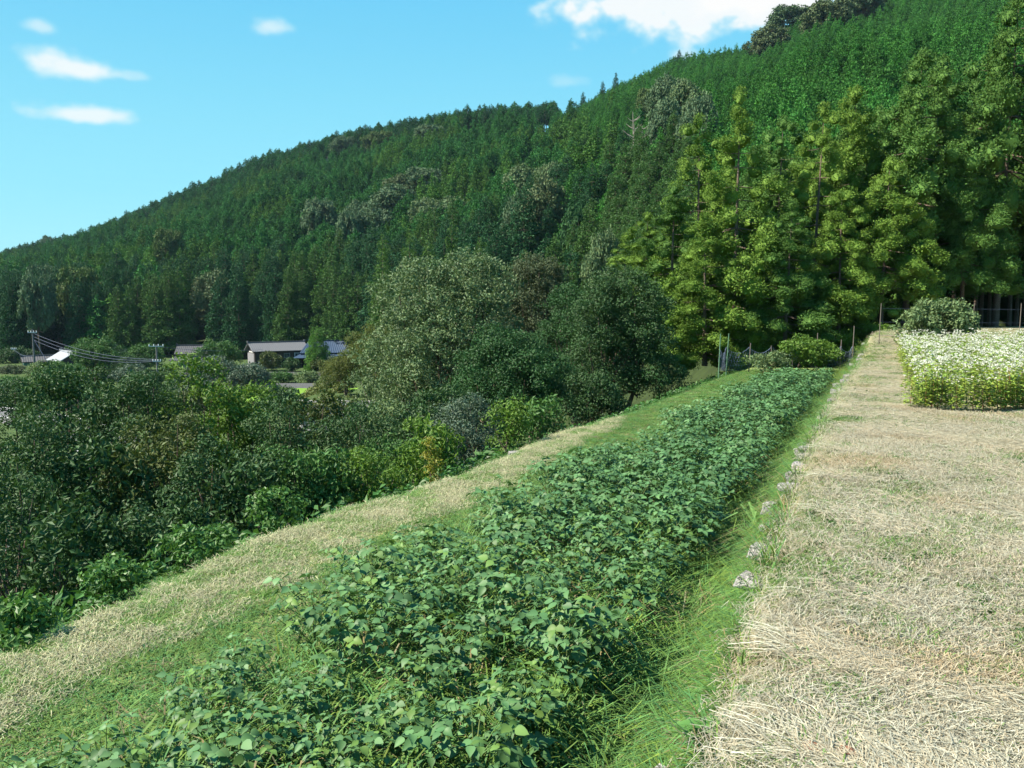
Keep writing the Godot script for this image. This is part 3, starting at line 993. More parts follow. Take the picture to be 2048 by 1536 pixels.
			if sugi:
				label = "yellowish cedar, %s of forest %s" % [depth, spot]
				group = "cedars at the foot of the hill"
				nm = "forest_cedar"
			elif q[2] == "young":
				label = "young bright green cypress, %s" % ("behind the brownish tree" if uu < 0.1 else "left of the cedar row" if uu < 0.18 else "above the cedar row")
				group = "young cypresses on the lower slope"
				nm = "young_cypress"
			tree(nm, label, "tree", q[0], made, (M.sugi_far if sugi else M.hinoki) if q[2] != "young" else M.mid, group, r(0, TAU), Vector3(sc * r(0.9, 1.1), sc, sc * r(0.9, 1.1)))
		else:
			var sc := h
			stands[q[2]].append([Transform3D(Basis(Vector3.UP, r(0, TAU)).scaled(Vector3(sc, sc * r(0.9, 1.1), sc)), q[0]), tint])
	var said := {"hinoki": ["cypress_forest", "dark green cypress plantation covering the left of the hillside", far_h], "cedar": ["cedar_forest", "lighter yellowish cedar stands scattered over the hillside", far_s], "young": ["young_plantation", "bright green young plantation covering the right of the hillside", far_y], "tall": ["ridge_forest", "tall bare-trunked conifers along the ridge skyline", far_t]}
	for k in said:
		for half in 2:
			var xf := []
			var cols := []
			for i in range(half, stands[k].size(), 2):
				xf.append(stands[k][i][0]); cols.append(stands[k][i][1])
			if xf.is_empty(): continue
			var both: Array = said[k][2][half]
			scatter(said[k][0], both[0], M.hill, xf, cols, said[k][1], "forest")
			if k == "tall":
				var wood := []
				for i in xf.size(): wood.append(Color(1, 1, 1))
				scatter("ridge_trunks", both[1], M.dead_wood, xf, wood, "pale trunks showing at the edge of the ridge stand", "forest")
	# broadleaf trees among the conifers
	var cl := []
	for i in 4: cl.append(leaf_clump(26, 0.5, 0.42, 0.24))
	var round_ := []
	for i in 4: round_.append(meshes(broadleaf(9.0, 9.0, 0.22, cl, 22, 0.55, 0.95)))
	var word := {"pale": "pale grey-green", "grey": "grey-green", "brown": "brownish", "olive": "olive green", "dark": "dark green"}
	for b in list:
		var u: float = b[0] / b[1]
		var i := 0
		while i < HILL.size() - 2 and u > HILL[i + 1][0]: i += 1
		var f: float = (u - HILL[i][0]) / (HILL[i + 1][0] - HILL[i][0])
		var fd := lerpf(HILL[i][1], HILL[i + 1][1], f)
		var p := hill_at(u, (b[1] - fd) / (lerpf(HILL[i][3], HILL[i + 1][3], f) - fd))
		var h: float = (b[2] + 5.5) / 9.0
		tree("broadleaf_tree", "%s round crowned broadleaf tree %s" % [word[b[4]], "at the foot of the hill" if b[1] < 200 else "half way up the hill" if b[1] < 300 else "high on the hill"], "tree", p, round_[rng.randi() % 4], M["slope_" + b[4]], "%s broadleaf trees on the hillside" % word[b[4]], r(0, TAU), Vector3(b[3] / 9.0, h, b[3] / 9.0))
	# tall trees standing up from the skyline
	for q in [[0.068, 11.0, "first tall conifer on the skyline right of the dark ridge stand"], [0.084, 12.5, "second tall conifer on the skyline right of the dark ridge stand"], [0.107, 13.0, "third tall conifer on the skyline right of the dark ridge stand"], [0.122, 14.0, "fourth tall conifer on the skyline right of the dark ridge stand"], [0.196, 10.5, "lone conifer on the skyline below the cloud"]]:
		tree("skyline_conifer", q[2], "tree", hill_at(q[0], 0.985), near_s[rng.randi() % 5], M.hinoki, "", r(0, TAU), Vector3(0.9, q[1] / 14.0, 0.9))
	# bare trees
	for q in [[21.5, 150.0, 15.5, "bare grey dead tree standing against the hillside forest", 0.0], [23.5, 152.0, 12.0, "shorter bare dead tree beside the taller dead tree on the slope", 0.0], [19.6, 405.0, 16.0, "bare pale tree standing up from the ridge skyline", 0.0]]:
		var b := Buf.new()
		var h: float = q[2]
		b.tube([Vector3.ZERO, Vector3(0.2, h * 0.5, 0.1), Vector3(-0.1, h, 0)], [0.22, 0.15, 0.03], 6)
		for i in 26:
			var y := h * r(0.35, 0.95)
			var a := r(0, TAU)
			var l := (h - y) * 0.35 + 0.6
			var root := Vector3(0.1, y, 0.05)
			var tip := root + Vector3(cos(a) * l, l * 0.7, sin(a) * l)
			b.tube([root, root.lerp(tip, 0.5) + Vector3(0, -0.1, 0), tip], [0.07, 0.05, 0.015], 4)
		var u: float = q[0] / q[1]
		var i := 0
		while i < HILL.size() - 2 and u > HILL[i + 1][0]: i += 1
		var f: float = (u - HILL[i][0]) / (HILL[i + 1][0] - HILL[i][0])
		var fd := lerpf(HILL[i][1], HILL[i + 1][1], f)
		var p := hill_at(u, (q[1] - fd) / (lerpf(HILL[i][3], HILL[i + 1][3], f) - fd))
		var t := thing("dead_tree", q[3], "tree", p)
		part("trunk", b.mesh(), M.dead_wood, t)

func cedars() -> void:
	var pf := []
	for i in 6:
		var b := puff(340, 0.52, 0.105, 0.046)
		# the close inner twigs of the spray
		var core := Buf.new()
		core.tube([Vector3(0, -0.24, 0), Vector3(0, -0.2, 0), Vector3(0, -0.06, 0), Vector3(0, 0.12, 0), Vector3(0, 0.25, 0), Vector3(0, 0.29, 0)], [0.02, 0.16, 0.29, 0.27, 0.14, 0.02], 9, grey(0.75))
		b.add(core, Transform3D(Basis(unit(), r(0, 3)), Vector3.ZERO))
		pf.append(b)
	var kinds := []
	for i in 5: kinds.append(meshes(conifer(12.0, 2.7, [0.05, 0.08, 0.12, 0.34, 0.40][i], pf, 17, 5, 0.95, 1.15, 0.7, 0.5, 0.24)))
	# [x, d, top, crown width, kind of crown]
	var rows := [[6.09, 44, 5.0, 0.85, 0], [6.36, 40, 5.8, 0.9, 1], [7.07, 37, 6.75, 0.95, 0], [8.55, 38, 9.9, 1.0, 1], [9.39, 35.0, 10.4, 1.05, 0], [12.35, 39, 10.1, 1.0, 2], [12.97, 36, 9.95, 1.05, 1], [15.57, 38, 11.1, 1.0, 3], [18.48, 42, 11.2, 1.05, 2], [17.58, 37, 12.4, 1.1, 4], [20.43, 40, 13.0, 1.05, 3], [23.41, 43, 12.9, 1.05, 4], [22.23, 38, 15.5, 1.2, 4], [7.93, 33.8, 5.2, 0.8, 0], [11.11, 33.6, 5.6, 0.8, 0], [13.6, 34.3, 6.1, 0.8, 1], [15.6, 35.0, 7.5, 0.85, 3], [19.6, 36.0, 8.5, 0.9, 3], [25.5, 36.0, 15.0, 1.2, 4], [28.5, 38.0, 15.5, 1.2, 3]]
	var where := ["shortest cedar at the left end of the cedar row", "low cedar beside the left end of the row", "cedar on the left flank of the cedar row", "slim tall cedar on the left of the tallest pointed cedar", "pointed yellow-green cedar standing tallest behind the net fence", "cedar half hidden between two taller cedars behind the fence", "broad cedar with a blunt reddish top in the row", "cedar with a pale pointed top in the middle of the row", "cedar standing back in the gap left of the tall cedar", "tall cedar rising behind the end of the mown path", "tall cedar behind the path, dark and full", "cedar set back beside the tallest cedar at the right", "tallest cedar, its top out of the picture at the right edge", "small cedar at the foot of the tall pointed one, by the fence end", "small cedar right behind the net fence", "small cedar behind the yellow vine on the fence", "slender cedar with bare lower trunk at the end of the path", "cedar with drooping boughs above the leafy shrub", "tall cedar behind the flowering field at the right edge", "tall cedar beyond the right edge of the flowering field"]
	for i in rows.size():
		var q: Array = rows[i]
		var base := -1.1 if q[0] < 14.0 else -0.5
		var h: float = (q[2] - base) / 12.0
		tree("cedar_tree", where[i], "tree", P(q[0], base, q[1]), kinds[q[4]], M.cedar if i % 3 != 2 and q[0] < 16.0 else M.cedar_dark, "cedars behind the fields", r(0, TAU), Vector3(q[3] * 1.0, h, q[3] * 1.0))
	# the wood goes on behind the front row
	for i in 46:
		var d := r(43, 62)
		var x := lerpf(0.16, 0.78, (i + r(0, 1)) / 46.0) * d
		var h := r(0.75, 1.05) * lerpf(0.6, 1.1, clampf((x - 6.0) / 14.0, 0, 1))
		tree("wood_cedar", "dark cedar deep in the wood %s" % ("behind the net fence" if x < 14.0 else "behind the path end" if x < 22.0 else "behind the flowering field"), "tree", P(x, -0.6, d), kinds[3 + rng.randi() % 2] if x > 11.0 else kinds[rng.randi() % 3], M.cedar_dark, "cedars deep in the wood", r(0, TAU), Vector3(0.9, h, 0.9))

func bank_trees() -> void:
	var small := []
	for i in 6: small.append(leaf_clump(30, 0.5, 0.30, 0.135))
	var fine := []
	for i in 6: fine.append(leaf_clump(44, 0.5, 0.20, 0.10))
	var list := [[-12.22, 20, 7.44, 1.82, "dark"], [-10.05, 18, 6.7, 1.64, "dark"], [-10.91, 21, 7.54, 1.66, "dark"], [-8.2, 17, 5.43, 1.34, "dark"], [-7.52, 17, 5.17, 1.55, "dark"], [-6.9, 18, 5.55, 1.31, "lime"], [-5.87, 14, 3.51, 1.28, "olive"], [-6.32, 19, 4.89, 1.62, "lime"], [-4.59, 16, 3.13, 1.17, "dark"], [-4.7, 20, 4.09, 1.82, "olive"], [-3.33, 17, 2.51, 1.34, "dark"], [-3.73, 24, 3.83, 2.19, "pale"], [-2.3, 16, 1.3, 1.17, "mid"], [-1.48, 14.5, 1.19, 0.88, "lime"], [-7.41, 12.5, 3.91, 1.37, "dark"], [-6.47, 12.5, 3.06, 1.29, "dark"], [-6.52, 10.5, 2.51, 0.96, "dark"], [-5.92, 13, 2.85, 1.26, "olive"], [-4.65, 12.5, 2.2, 1.06, "dark"], [-4.04, 12.5, 1.74, 0.99, "dark"], [-3.56, 13, 1.72, 0.95, "mid"], [-3.12, 13.2, 1.43, 1.04, "mid"], [-2.53, 13.5, 1.15, 0.9, "lime"], [-5.45, 9.6, 1.47, 0.64, "dark"], [-5.03, 10, 1.24, 0.61, "dark"], [-1.94, 22, 3.1, 1.6, "dark"], [-1.03, 20, 2.14, 1.34, "grey"], [-2.41, 24, 3.13, 1.75, "grey"], [-0.04, 15.5, 1.0, 0.56, "lime"], [0.66, 17.3, 1.03, 0.53, "mid"], [-4.76, 10.6, 1.24, 0.71, "dark"], [-4.4, 11.2, 1.25, 0.68, "dark"]]
	var said := {"dark": "dark glossy", "mid": "mid green", "lime": "yellow-green", "olive": "olive brown", "pale": "pale green", "grey": "grey-green"}
	for i in list.size():
		var q: Array = list[i]
		var y := land_y(q[0], q[1])
		var h: float = q[2] + 0.15 + 0.07 * q[2]
		var w: float = q[3] * 1.5 + 0.15
		var made := meshes(broadleaf(h, w, 0.18 if h > 2.0 else 0.05, small if i % 2 else fine, 9 + int(h * 2.4), 0.62, 0.36 if i % 2 else 0.34, 2 if h > 2.0 else 3, 0.7))
		var size := "tall" if h > 4.5 else "medium" if h > 2.4 else "low"
		var place := "far down the bank" if q[1] > 16.5 else "on the bank below the bean terrace" if q[1] > 12.0 else "at the edge of the mown strip"
		tree("bank_tree" if h > 2.4 else "bank_shrub", "%s %s %s %s" % [size, said[q[4]], "young tree" if h > 2.4 else "shrub", place], "tree" if h > 2.4 else "shrub", P(q[0], y, q[1]), made, M[q[4]], "%s trees and shrubs on the bank" % said[q[4]], r(0, TAU))
	# the larger trees
	var big := []
	for i in 6: big.append(leaf_clump(34, 0.5, 0.24, 0.10, 0.6))
	tree("evergreen_oak", "large silvery-green evergreen oak with spreading limbs in the middle of the valley side", "tree", P(-3.6, land_y(-3.6, 45), 45.0), meshes(broadleaf(4.2 - land_y(-3.6, 45), 9.6, 0.16, big, 46, 0.62, 0.72, 3, 0.8)), M.oak, "", 0.4, Vector3.ONE, M.bark)
	tree("evergreen_oak", "smaller silvery oak on the left flank of the large oak", "tree", P(-7.4, land_y(-7.4, 49), 49.0), meshes(broadleaf(9.6, 4.6, 0.2, big, 24, 0.6, 0.7, 2, 0.8)), M.oak, "", 1.4)
	tree("brown_tree", "brownish-leaved tree rising behind the large silvery oak", "tree", P(1.5, land_y(1.5, 54), 54.0), meshes(broadleaf(13.9, 6.6, 0.25, big, 40, 0.75, 0.75, 2, 0.8)), M.brown, "", 2.0)
	tree("camphor_tree", "dense dark green rounded tree with lighter shoot tips below the oak", "tree", P(-0.2, land_y(-0.2, 27), 27.0), meshes(broadleaf(0.6 - land_y(-0.2, 27), 4.1, 0.2, fine, 34, 0.75, 0.44, 2, 0.8)), M.camphor, "", 0.9)
	tree("camphor_tree", "dense dark tree beside the fence end, left of the cedars", "tree", P(4.0, land_y(4.0, 31), 31.0), meshes(broadleaf(2.8 - land_y(4.0, 31), 4.4, 0.12, fine, 40, 0.7, 0.46, 2, 0.8)), M.dark, "", 0.2)
	tree("camphor_tree", "dark tree behind the dense rounded tree and left of the fence end tree", "tree", P(3.0, land_y(3.0, 38), 38.0), meshes(broadleaf(2.4 - land_y(3.0, 38), 4.2, 0.12, fine, 34, 0.65, 0.5, 2, 0.8)), M.camphor, "", 1.2)
	tree("understorey_tree", "shaded dark shrub under the trees beyond the terrace edge", "tree", P(2.6, land_y(2.6, 26), 26.0), meshes(broadleaf(2.2, 2.8, 0.05, fine, 18, 0.6, 0.44, 3, 0.6)), M.dark, "", 1.2)
	tree("understorey_tree", "dark shrub at the corner where fence and terrace edge meet", "tree", P(5.7, land_y(5.7, 30), 30.0), meshes(broadleaf(2.0, 2.2, 0.05, fine, 14, 0.6, 0.44, 3, 0.6)), M.camphor, "", 2.2)
	# yellowing trees on the stone-walled terrace
	var pers := [[-12.4, 76.0, 6.6, 7.0, "yellowing broad tree on the small stone-walled terrace"], [-15.6, 77.0, 3.6, 5.0, "low yellowing tree at the left end of the stone-walled terrace"], [-10.6, 74.0, 4.0, 5.0, "low yellowing tree at the right end of the stone-walled terrace"], [-14.0, 79.5, 4.6, 5.0, "olive tree behind the yellowing trees of the stone-walled terrace"]]
	for q in pers:
		tree("persimmon_tree", q[4], "tree", P(q[0], -7.3, q[1]), meshes(broadleaf(q[2], q[3], 0.16, big, 24, 0.5, 0.68, 2, 0.8)), M.persimmon, "", r(0, TAU))
	# light green cedars behind the oak
	var pm := []
	for i in 4: pm.append(puff(50, 0.5, 0.30, 0.13))
	var k := [meshes(conifer(20.0, 2.8, 0.08, pm, 26, 7, 0.85, 1.0)), meshes(conifer(20.0, 2.6, 0.08, pm, 25, 7, 0.8, 1.0))]
	var xs := [[-16.4, 105, 10.2, "leftmost of the light green cedars behind the silvery oak"], [-13.4, 110, 11.4, "second light green cedar behind the silvery oak"], [-10.2, 104, 9.4, "third light green cedar behind the silvery oak"], [-8.2, 115, 12.6, "fourth and tallest light green cedar behind the silvery oak"], [-4.1, 108, 10.0, "rightmost of the light green cedars behind the silvery oak"]]
	for q in xs:
		var h: float = (q[2] + 12.0) / 20.0
		tree("slope_cedar", q[3], "tree", P(q[0], -12.0, q[1]), k[rng.randi() % 2], M.cedar_dark, "light green cedars behind the oak", r(0, TAU), Vector3(1.0, h, 1.0))
	# leafy undergrowth over the bank
	var xf := []
	var cols := []
	for i in 5200:
		var d := r(3.0, 34.0)
		var s := pow(r(0, 1), 1.3) * 17.0 + 0.12
		var x := out_x(d) - s
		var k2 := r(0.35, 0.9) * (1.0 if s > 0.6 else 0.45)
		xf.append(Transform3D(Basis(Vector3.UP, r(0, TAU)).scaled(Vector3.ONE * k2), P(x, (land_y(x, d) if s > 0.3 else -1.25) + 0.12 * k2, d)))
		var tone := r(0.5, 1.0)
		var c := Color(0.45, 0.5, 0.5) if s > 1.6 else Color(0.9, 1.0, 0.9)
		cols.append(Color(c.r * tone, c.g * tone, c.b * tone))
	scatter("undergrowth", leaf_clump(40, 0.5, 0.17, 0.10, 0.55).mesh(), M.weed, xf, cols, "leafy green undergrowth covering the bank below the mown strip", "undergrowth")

	xf = []
	cols = []
	for i in 1500:
		var d := r(32.6, 50.0)
		var x := r(7.0, 0.75 * d)
		if x < wall_x(d) - 5.0: continue
		var k2 := r(0.5, 1.3)
		xf.append(Transform3D(Basis(Vector3.UP, r(0, TAU)).scaled(Vector3.ONE * k2), P(x, (-1.1 if x < 14.0 else -0.5) + 0.15 * k2, d)))
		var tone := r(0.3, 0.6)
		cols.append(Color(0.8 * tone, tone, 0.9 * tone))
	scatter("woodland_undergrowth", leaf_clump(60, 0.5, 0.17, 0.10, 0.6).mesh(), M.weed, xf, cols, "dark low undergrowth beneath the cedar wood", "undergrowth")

func valley() -> void:
	var cl := []
	for i in 5: cl.append(leaf_clump(26, 0.5, 0.34, 0.17))
	# [x, d, y, height, width, tint, label]
	var list := [[-53.0, 148, -12.4, 6.6, 8.6, "mid", "round green tree in front of the tiled house"], [-44.4, 151, -11.8, 3.9, 4.0, "olive", "small tree against the farmhouse front"], [-46.5, 128, -13.2, 5.6, 9.5, "grey", "spreading blue-grey tree below the farmhouse path"], [-40.5, 126, -13.2, 5.0, 7.0, "grey", "second blue-grey tree beside the green paddy"], [-40.3, 150, -11.8, 2.6, 3.6, "dark", "dark pruned garden pine before the blue roofed house"], [-36.0, 152, -11.8, 2.4, 3.0, "olive", "brownish garden shrub before the blue roofed house"], [-33.0, 153, -11.8, 3.0, 3.8, "grey", "grey-green garden shrub at the foot of the bright conifer"], [-25.5, 150, -12.0, 5.5, 7.0, "persimmon", "yellowing tree right of the blue roofed house"], [-72.0, 142, -12.6, 7.6, 10.0, "mid", "wide green tree between the two utility poles"], [-78.0, 138, -12.6, 3.6, 8.0, "pale", "pale shrubby tree beside the pale roofed shed"], [-65.0, 140, -12.8, 5.0, 6.5, "dark", "dark tree left of the concrete utility pole"], [-58.6, 140, -12.6, 3.3, 2.6, "lime", "yellow-green slender tree right of the concrete utility pole"], [-86.0, 128, -12.6, 2.2, 6.5, "brown", "dry brownish shrub below the pale roofed shed"], [-92.0, 122, -12.6, 2.0, 9.0, "pale", "pale wispy shrub beside the road at the left"], [-72.0, 118, -12.6, 3.0, 6.0, "mid", "low green shrub above the road wall"], [-62.0, 118, -12.6, 3.2, 5.0, "mid", "low green shrub below the concrete utility pole"], [-104.0, 172, -12.5, 4.0, 8.0, "dark", "clipped dark hedge tree behind the green hut"], [-110.0, 160, -12.5, 6.0, 9.0, "mid", "green tree left of the green hut"], [-52.0, 118, -13.0, 4.6, 6.0, "dark", "dark tree in front of the concrete utility pole"], [-30.0, 104, -13.0, 3.6, 6.0, "dark", "dark tree in front of the green paddy"], [-98.0, 150, -12.5, 1.9, 7.0, "olive", "olive shrub in front of the green hut"], [-90.0, 148, -12.5, 1.9, 6.0, "brown", "greyish bush in front of the pale roofed shed"], [-82.0, 146, -12.5, 2.2, 7.0, "dark", "dark bush right of the tall slanting pole"], [-74.0, 150, -12.5, 5.6, 8.0, "grey", "grey-green tree right of the pale roofed shed"], [-68.0, 152, -12.3, 5.6, 7.0, "mid", "green tree left of the tiled house"], [-102.0, 132, -12.5, 3.0, 8.0, "lime", "yellowish bush beyond the road bend"], [-80.0, 112, -12.4, 2.4, 7.0, "pale", "pale bush on the verge of the road bend"], [-66.0, 106, -12.6, 3.4, 6.0, "dark", "dark bush right of the road bend"], [-56.0, 104, -12.8, 3.6, 7.0, "mid", "green bush in the hollow below the concrete pole"], [-47.0, 104, -12.8, 3.8, 7.0, "dark", "dark bush left of the green paddy"], [-44.0, 112, -12.8, 4.2, 6.0, "grey", "grey bush left of the green paddy, beside the dark one"], [-38.0, 98, -12.8, 3.6, 6.0, "olive", "olive bush in front of the dark paddy tree"], [-60.0, 130, -12.6, 4.0, 6.0, "grey", "grey-green bush left of the concrete pole"], [-70.0, 128, -12.6, 4.2, 8.0, "mid", "green bush under the sagging cables"], [-25.0, 118, -12.6, 4.4, 6.0, "olive", "olive bush right of the concrete embankment"], [-43.0, 139, -12.3, 1.7, 4.6, "grey", "low grey-green bush on the bank below the farmhouse"], [-38.6, 138, -12.3, 1.5, 4.2, "mid", "low green bush below the garden stone wall"], [-34.4, 138, -12.3, 1.6, 4.4, "pale", "low pale bush at the right end of the garden stone wall"], [-22.0, 95, -12.4, 4.0, 6.5, "persimmon", "yellowing bush left of the stone-walled terrace"]]
	for q in list:
		tree("garden_tree" if q[3] > 3.5 else "garden_shrub", q[6], "tree" if q[3] > 3.5 else "shrub", P(q[0], q[2], q[1]), meshes(broadleaf(q[3], q[4], 0.12, cl, 20, 0.5, 0.95, 2, 0.7)), M[q[5]], "", r(0, TAU))
	var pm := []
	for i in 3: pm.append(puff(50, 0.5, 0.30, 0.13))
	tree("garden_conifer", "bright green clipped conifer standing in front of the blue roof", "tree", P(-36.4, -11.9, 154.0), meshes(conifer(8.6, 2.7, 0.04, pm, 15, 9, 0.6, 0.95)), M.bright)
	# utility poles and lines
	pole("utility_pole", "concrete utility pole with crossarm beside the tiled house", P(-55.3, -12.8, 128.0), 7.5, [[0.25, 0.0, 2.2], [2.6, 0.0, 1.2], [5.0, -0.8, 1.8]])
	pole("utility_pole", "tall slanting utility pole above the hut and the pale roofed shed", P(-81.4, -12.5, 140.0), 9.2, [[0.6, 0.0, 1.4]])
	pole("utility_pole", "thin far utility pole left of the green hut", P(-102.9, -12.5, 170.0), 4.3, [[0.3, 0.0, 1.0]])
	var a := P(-81.4, -4.0, 140.0)
	var z := P(-55.3, -7.6, 128.0)
	for k in 3:
		wire(["uppermost dark cable sagging between the two utility poles", "middle dark cable sagging between the two utility poles", "lowest dark cable sagging between the two utility poles"][k], a - Vector3(0, 0.55 * k, 0), z - Vector3(0, 0.12 * k, 0), 1.1 + 0.2 * k, 0.03)
	wire("thin cable from the concrete pole toward the farmhouse", P(-55.3, -5.6, 128.0), P(-48.0, -7.9, 160.0), 0.5, 0.025)
	wire("slanting guy cable from the tall pole down to the shed", P(-81.3, -5.0, 140.0), P(-76.5, -11.5, 138.0), 0.05, 0.06)
	wire("thin cable from the far pole to the tall pole", P(-102.9, -8.6, 170.0), P(-81.4, -7.8, 140.0), 0.6, 0.03)
	# roads
	var road := [[-22, 24, -10.2], [-25, 38, -10.4], [-27.5, 50, -10.7], [-32, 64, -11.2], [-41, 80, -11.8], [-56, 94, -12.0], [-76, 104, -12.1], [-110, 112, -12.2]]
	var cv := Curve3D.new()
	for k in road.size():
		var q: Array = road[k]
		var pv: Array = road[maxi(0, k - 1)]
		var nx: Array = road[mini(road.size() - 1, k + 1)]
		var tan := (P(nx[0], nx[2], nx[1]) - P(pv[0], pv[2], pv[1])) / 6.0
		cv.add_point(P(q[0], q[2] + 0.45, q[1]), -tan, tan)
	var b := Buf.new()
	var ln := Buf.new()
	var rail := Buf.new()
	var vp := Buf.new()
	var total := cv.get_baked_length()
	var n := 60
	for i in n:
		var p := cv.sample_baked(total * i / n)
		var q := cv.sample_baked(total * (i + 1) / n)
		var s := (q - p).cross(Vector3.UP).normalized()
		var q2 := cv.sample_baked(minf(total, total * (i + 2) / n))
		var s2 := (q2 - q).cross(Vector3.UP).normalized() if i < n - 2 else s
		b.quad(p - s * 2.6, q - s2 * 2.6, q + s2 * 2.6, p + s * 2.6, Color.WHITE)
		b.quad(p - s * 3.4 - Vector3(0, 1.2, 0), q - s2 * 3.4 - Vector3(0, 1.2, 0), q - s2 * 2.6, p - s * 2.6, Color.WHITE)
		b.quad(p + s * 2.6, q + s2 * 2.6, q + s2 * 3.4 - Vector3(0, 1.2, 0), p + s * 3.4 - Vector3(0, 1.2, 0), Color.WHITE)
		for e in [-2.25, 2.25]:
			var o := Vector3(0, 0.006, 0)
			ln.quad(p + s * (e - 0.09) + o, q + s2 * (e - 0.09) + o, q + s2 * (e + 0.09) + o, p + s * (e + 0.09) + o, Color.WHITE)
		if i < 14:
			rail.tube([p + s * 2.95 + Vector3(0, 0.75, 0), q + s2 * 2.95 + Vector3(0, 0.75, 0)], [0.09, 0.09], 6)
			rail.tube([p + s * 2.95 + Vector3(0, 0.45, 0), q + s2 * 2.95 + Vector3(0, 0.45, 0)], [0.06, 0.06], 6)
			vp.tube([p + s * 2.95 - Vector3(0, 0.3, 0), p + s * 2.95 + Vector3(0, 0.85, 0)], [0.06, 0.06], 6)
	var rd := structure("road", b.mesh(), M.asphalt)
	part("edge_line", ln.mesh(), M.white, rd)
	var t := thing("guard_rail", "white guard rail along the valley road, glimpsed through the bank trees", "railing", Vector3.ZERO)
	part("rail", rail.mesh(), M.white, t)
	part("rail_post", vp.mesh(), M.white, t)
	# house platform wall, path edge, embankment, paddy, small terrace
	t = thing("stone_embankment", "rough grey stone wall below the gardens of the farmhouses", "wall", P(-39.0, -12.0, 145.0))
	b = Buf.new()
	b.box(Vector3(0, -0.3, 0), Vector3(19.0, 2.4, 1.2), Color.WHITE, Basis(Vector3.RIGHT, -0.2))
	b.box(Vector3(-22.0, -0.3, 1.0), Vector3(25.0, 2.2, 1.2), Color.WHITE, Basis(Vector3.UP, 0.12) * Basis(Vector3.RIGHT, -0.2))
	part("wall", b.mesh(), M.stone_far, t)
	t = thing("garden_path", "pale sloping path edge leading up to the farmhouse", "path", P(-49.0, -12.0, 146.0))
	b = Buf.new()
	b.box(Vector3(0, 0, 0), Vector3(10.0, 0.5, 0.8), Color.WHITE, Basis(Vector3.BACK, 0.19))
	part("path_edge", b.mesh(), M.plaster, t)
	t = thing("concrete_embankment", "dark grey sloping concrete embankment above the green paddy", "embankment", P(-33.0, -12.6, 126.0), 0.05)
	b = Buf.new()
	b.box(Vector3(0, 0.4, 0), Vector3(12.0, 1.9, 1.0), Color.WHITE, Basis(Vector3.RIGHT, -0.5))
	part("wall", b.mesh(), M.concrete, t)
	for k in 12:
		b = Buf.new()
		b.box(Vector3(-5.5 + k, 0.42, 0.52), Vector3(0.16, 1.7, 0.1), Color.WHITE, Basis(Vector3.RIGHT, -0.5) * Basis(Vector3.BACK, -0.35))
		part("rib", b.mesh(), M.concrete, t)
	structure("paddy_field", sheet(func(_d): return -35.5, func(_d): return -23.0, 106.0, 123.0, 24, 28, func(x, d): return land_y(x, d) + 0.9 + noise.get_noise_2d(x * 40.0, d * 40.0) * 0.1), M.paddy)
	t = thing("terrace_wall", "rough pale stone retaining wall below the yellowing trees", "wall", P(-13.6, -8.7, 72.5), -0.06)
	b = Buf.new()
	b.box(Vector3(0, -0.6, -3.0), Vector3(11.0, 3.9, 6.4))
	part("core", b.mesh(), M.earth, t)
	var rocks := []
	for k in 5: rocks.append(rock(k + 20).mesh())
	for cy in 6:
		for cx in 19:
			part("stone", rocks[rng.randi() % 5], M.stone, t, Transform3D(Basis(unit(), r(-0.3, 0.3)).scaled(Vector3(r(0.6, 0.85), r(0.5, 0.62), 0.55)), Vector3(-5.6 + cx * 0.62 + 0.3 * (cy % 2), -1.0 + cy * 0.44, 0.28 + r(-0.08, 0.08))))
	# parked van and white sacks by the farmhouse
	t = thing("parked_van", "grey-blue small van parked against the farmhouse wall, half hidden by a shrub", "van", P(-46.4, -11.7, 155.5), 0.5)
	b = Buf.new()
	var prof := [Vector2(-1.6, 0.3), Vector2(-1.62, 1.0), Vector2(-1.35, 1.75), Vector2(1.2, 1.8), Vector2(1.55, 1.05), Vector2(1.65, 0.85), Vector2(1.65, 0.3)]
	for k in prof.size():
		var f: Vector2 = prof[k]
		var g: Vector2 = prof[(k + 1) % prof.size()]
		b.quad(Vector3(f.x, f.y, -0.7), Vector3(g.x, g.y, -0.7), Vector3(g.x, g.y, 0.7), Vector3(f.x, f.y, 0.7), Color.WHITE)
	for s in [-0.7, 0.7]:
		for k in range(1, prof.size() - 1):
			var p0 := Vector3(prof[0].x, prof[0].y, s)
			var p1 := Vector3(prof[k].x, prof[k].y, s)
			var p2 := Vector3(prof[k + 1].x, prof[k + 1].y, s)
			if s > 0: b.tri(p0, p1, p2, Color.WHITE)
			else: b.tri(p0, p2, p1, Color.WHITE)
	part("body", b.mesh(), M.car_blue, t)
	b = Buf.new()
	b.box(Vector3(-0.65, 1.35, 0.71), Vector3(0.9, 0.45, 0.03))
	b.box(Vector3(0.5, 1.35, 0.71), Vector3(0.9, 0.45, 0.03))
	part("side_window", b.mesh(), M.glass, t)
	for x in [-1.0, 1.0]:
		for s in [-0.65, 0.65]:
			b = Buf.new()
			b.tube([Vector3(x, 0.28, s - 0.08), Vector3(x, 0.28, s - 0.08), Vector3(x, 0.28, s + 0.08), Vector3(x, 0.28, s + 0.08)], [0.01, 0.28, 0.28, 0.01], 12)
			part("wheel", b.mesh(), M.rubber, t)
	var sack := rock(41).mesh()
	for k in 7:
		one("white_sack", sack, M.white, ["bright white sack heaped beside the farmhouse gable"][0], "sack", P(-50.6 + 0.55 * (k % 4), -11.3 + 0.45 * (k / 4), 153.0 + 0.2 * k), "white sacks beside the farmhouse").scale = Vector3(0.8, 0.6, 0.6)

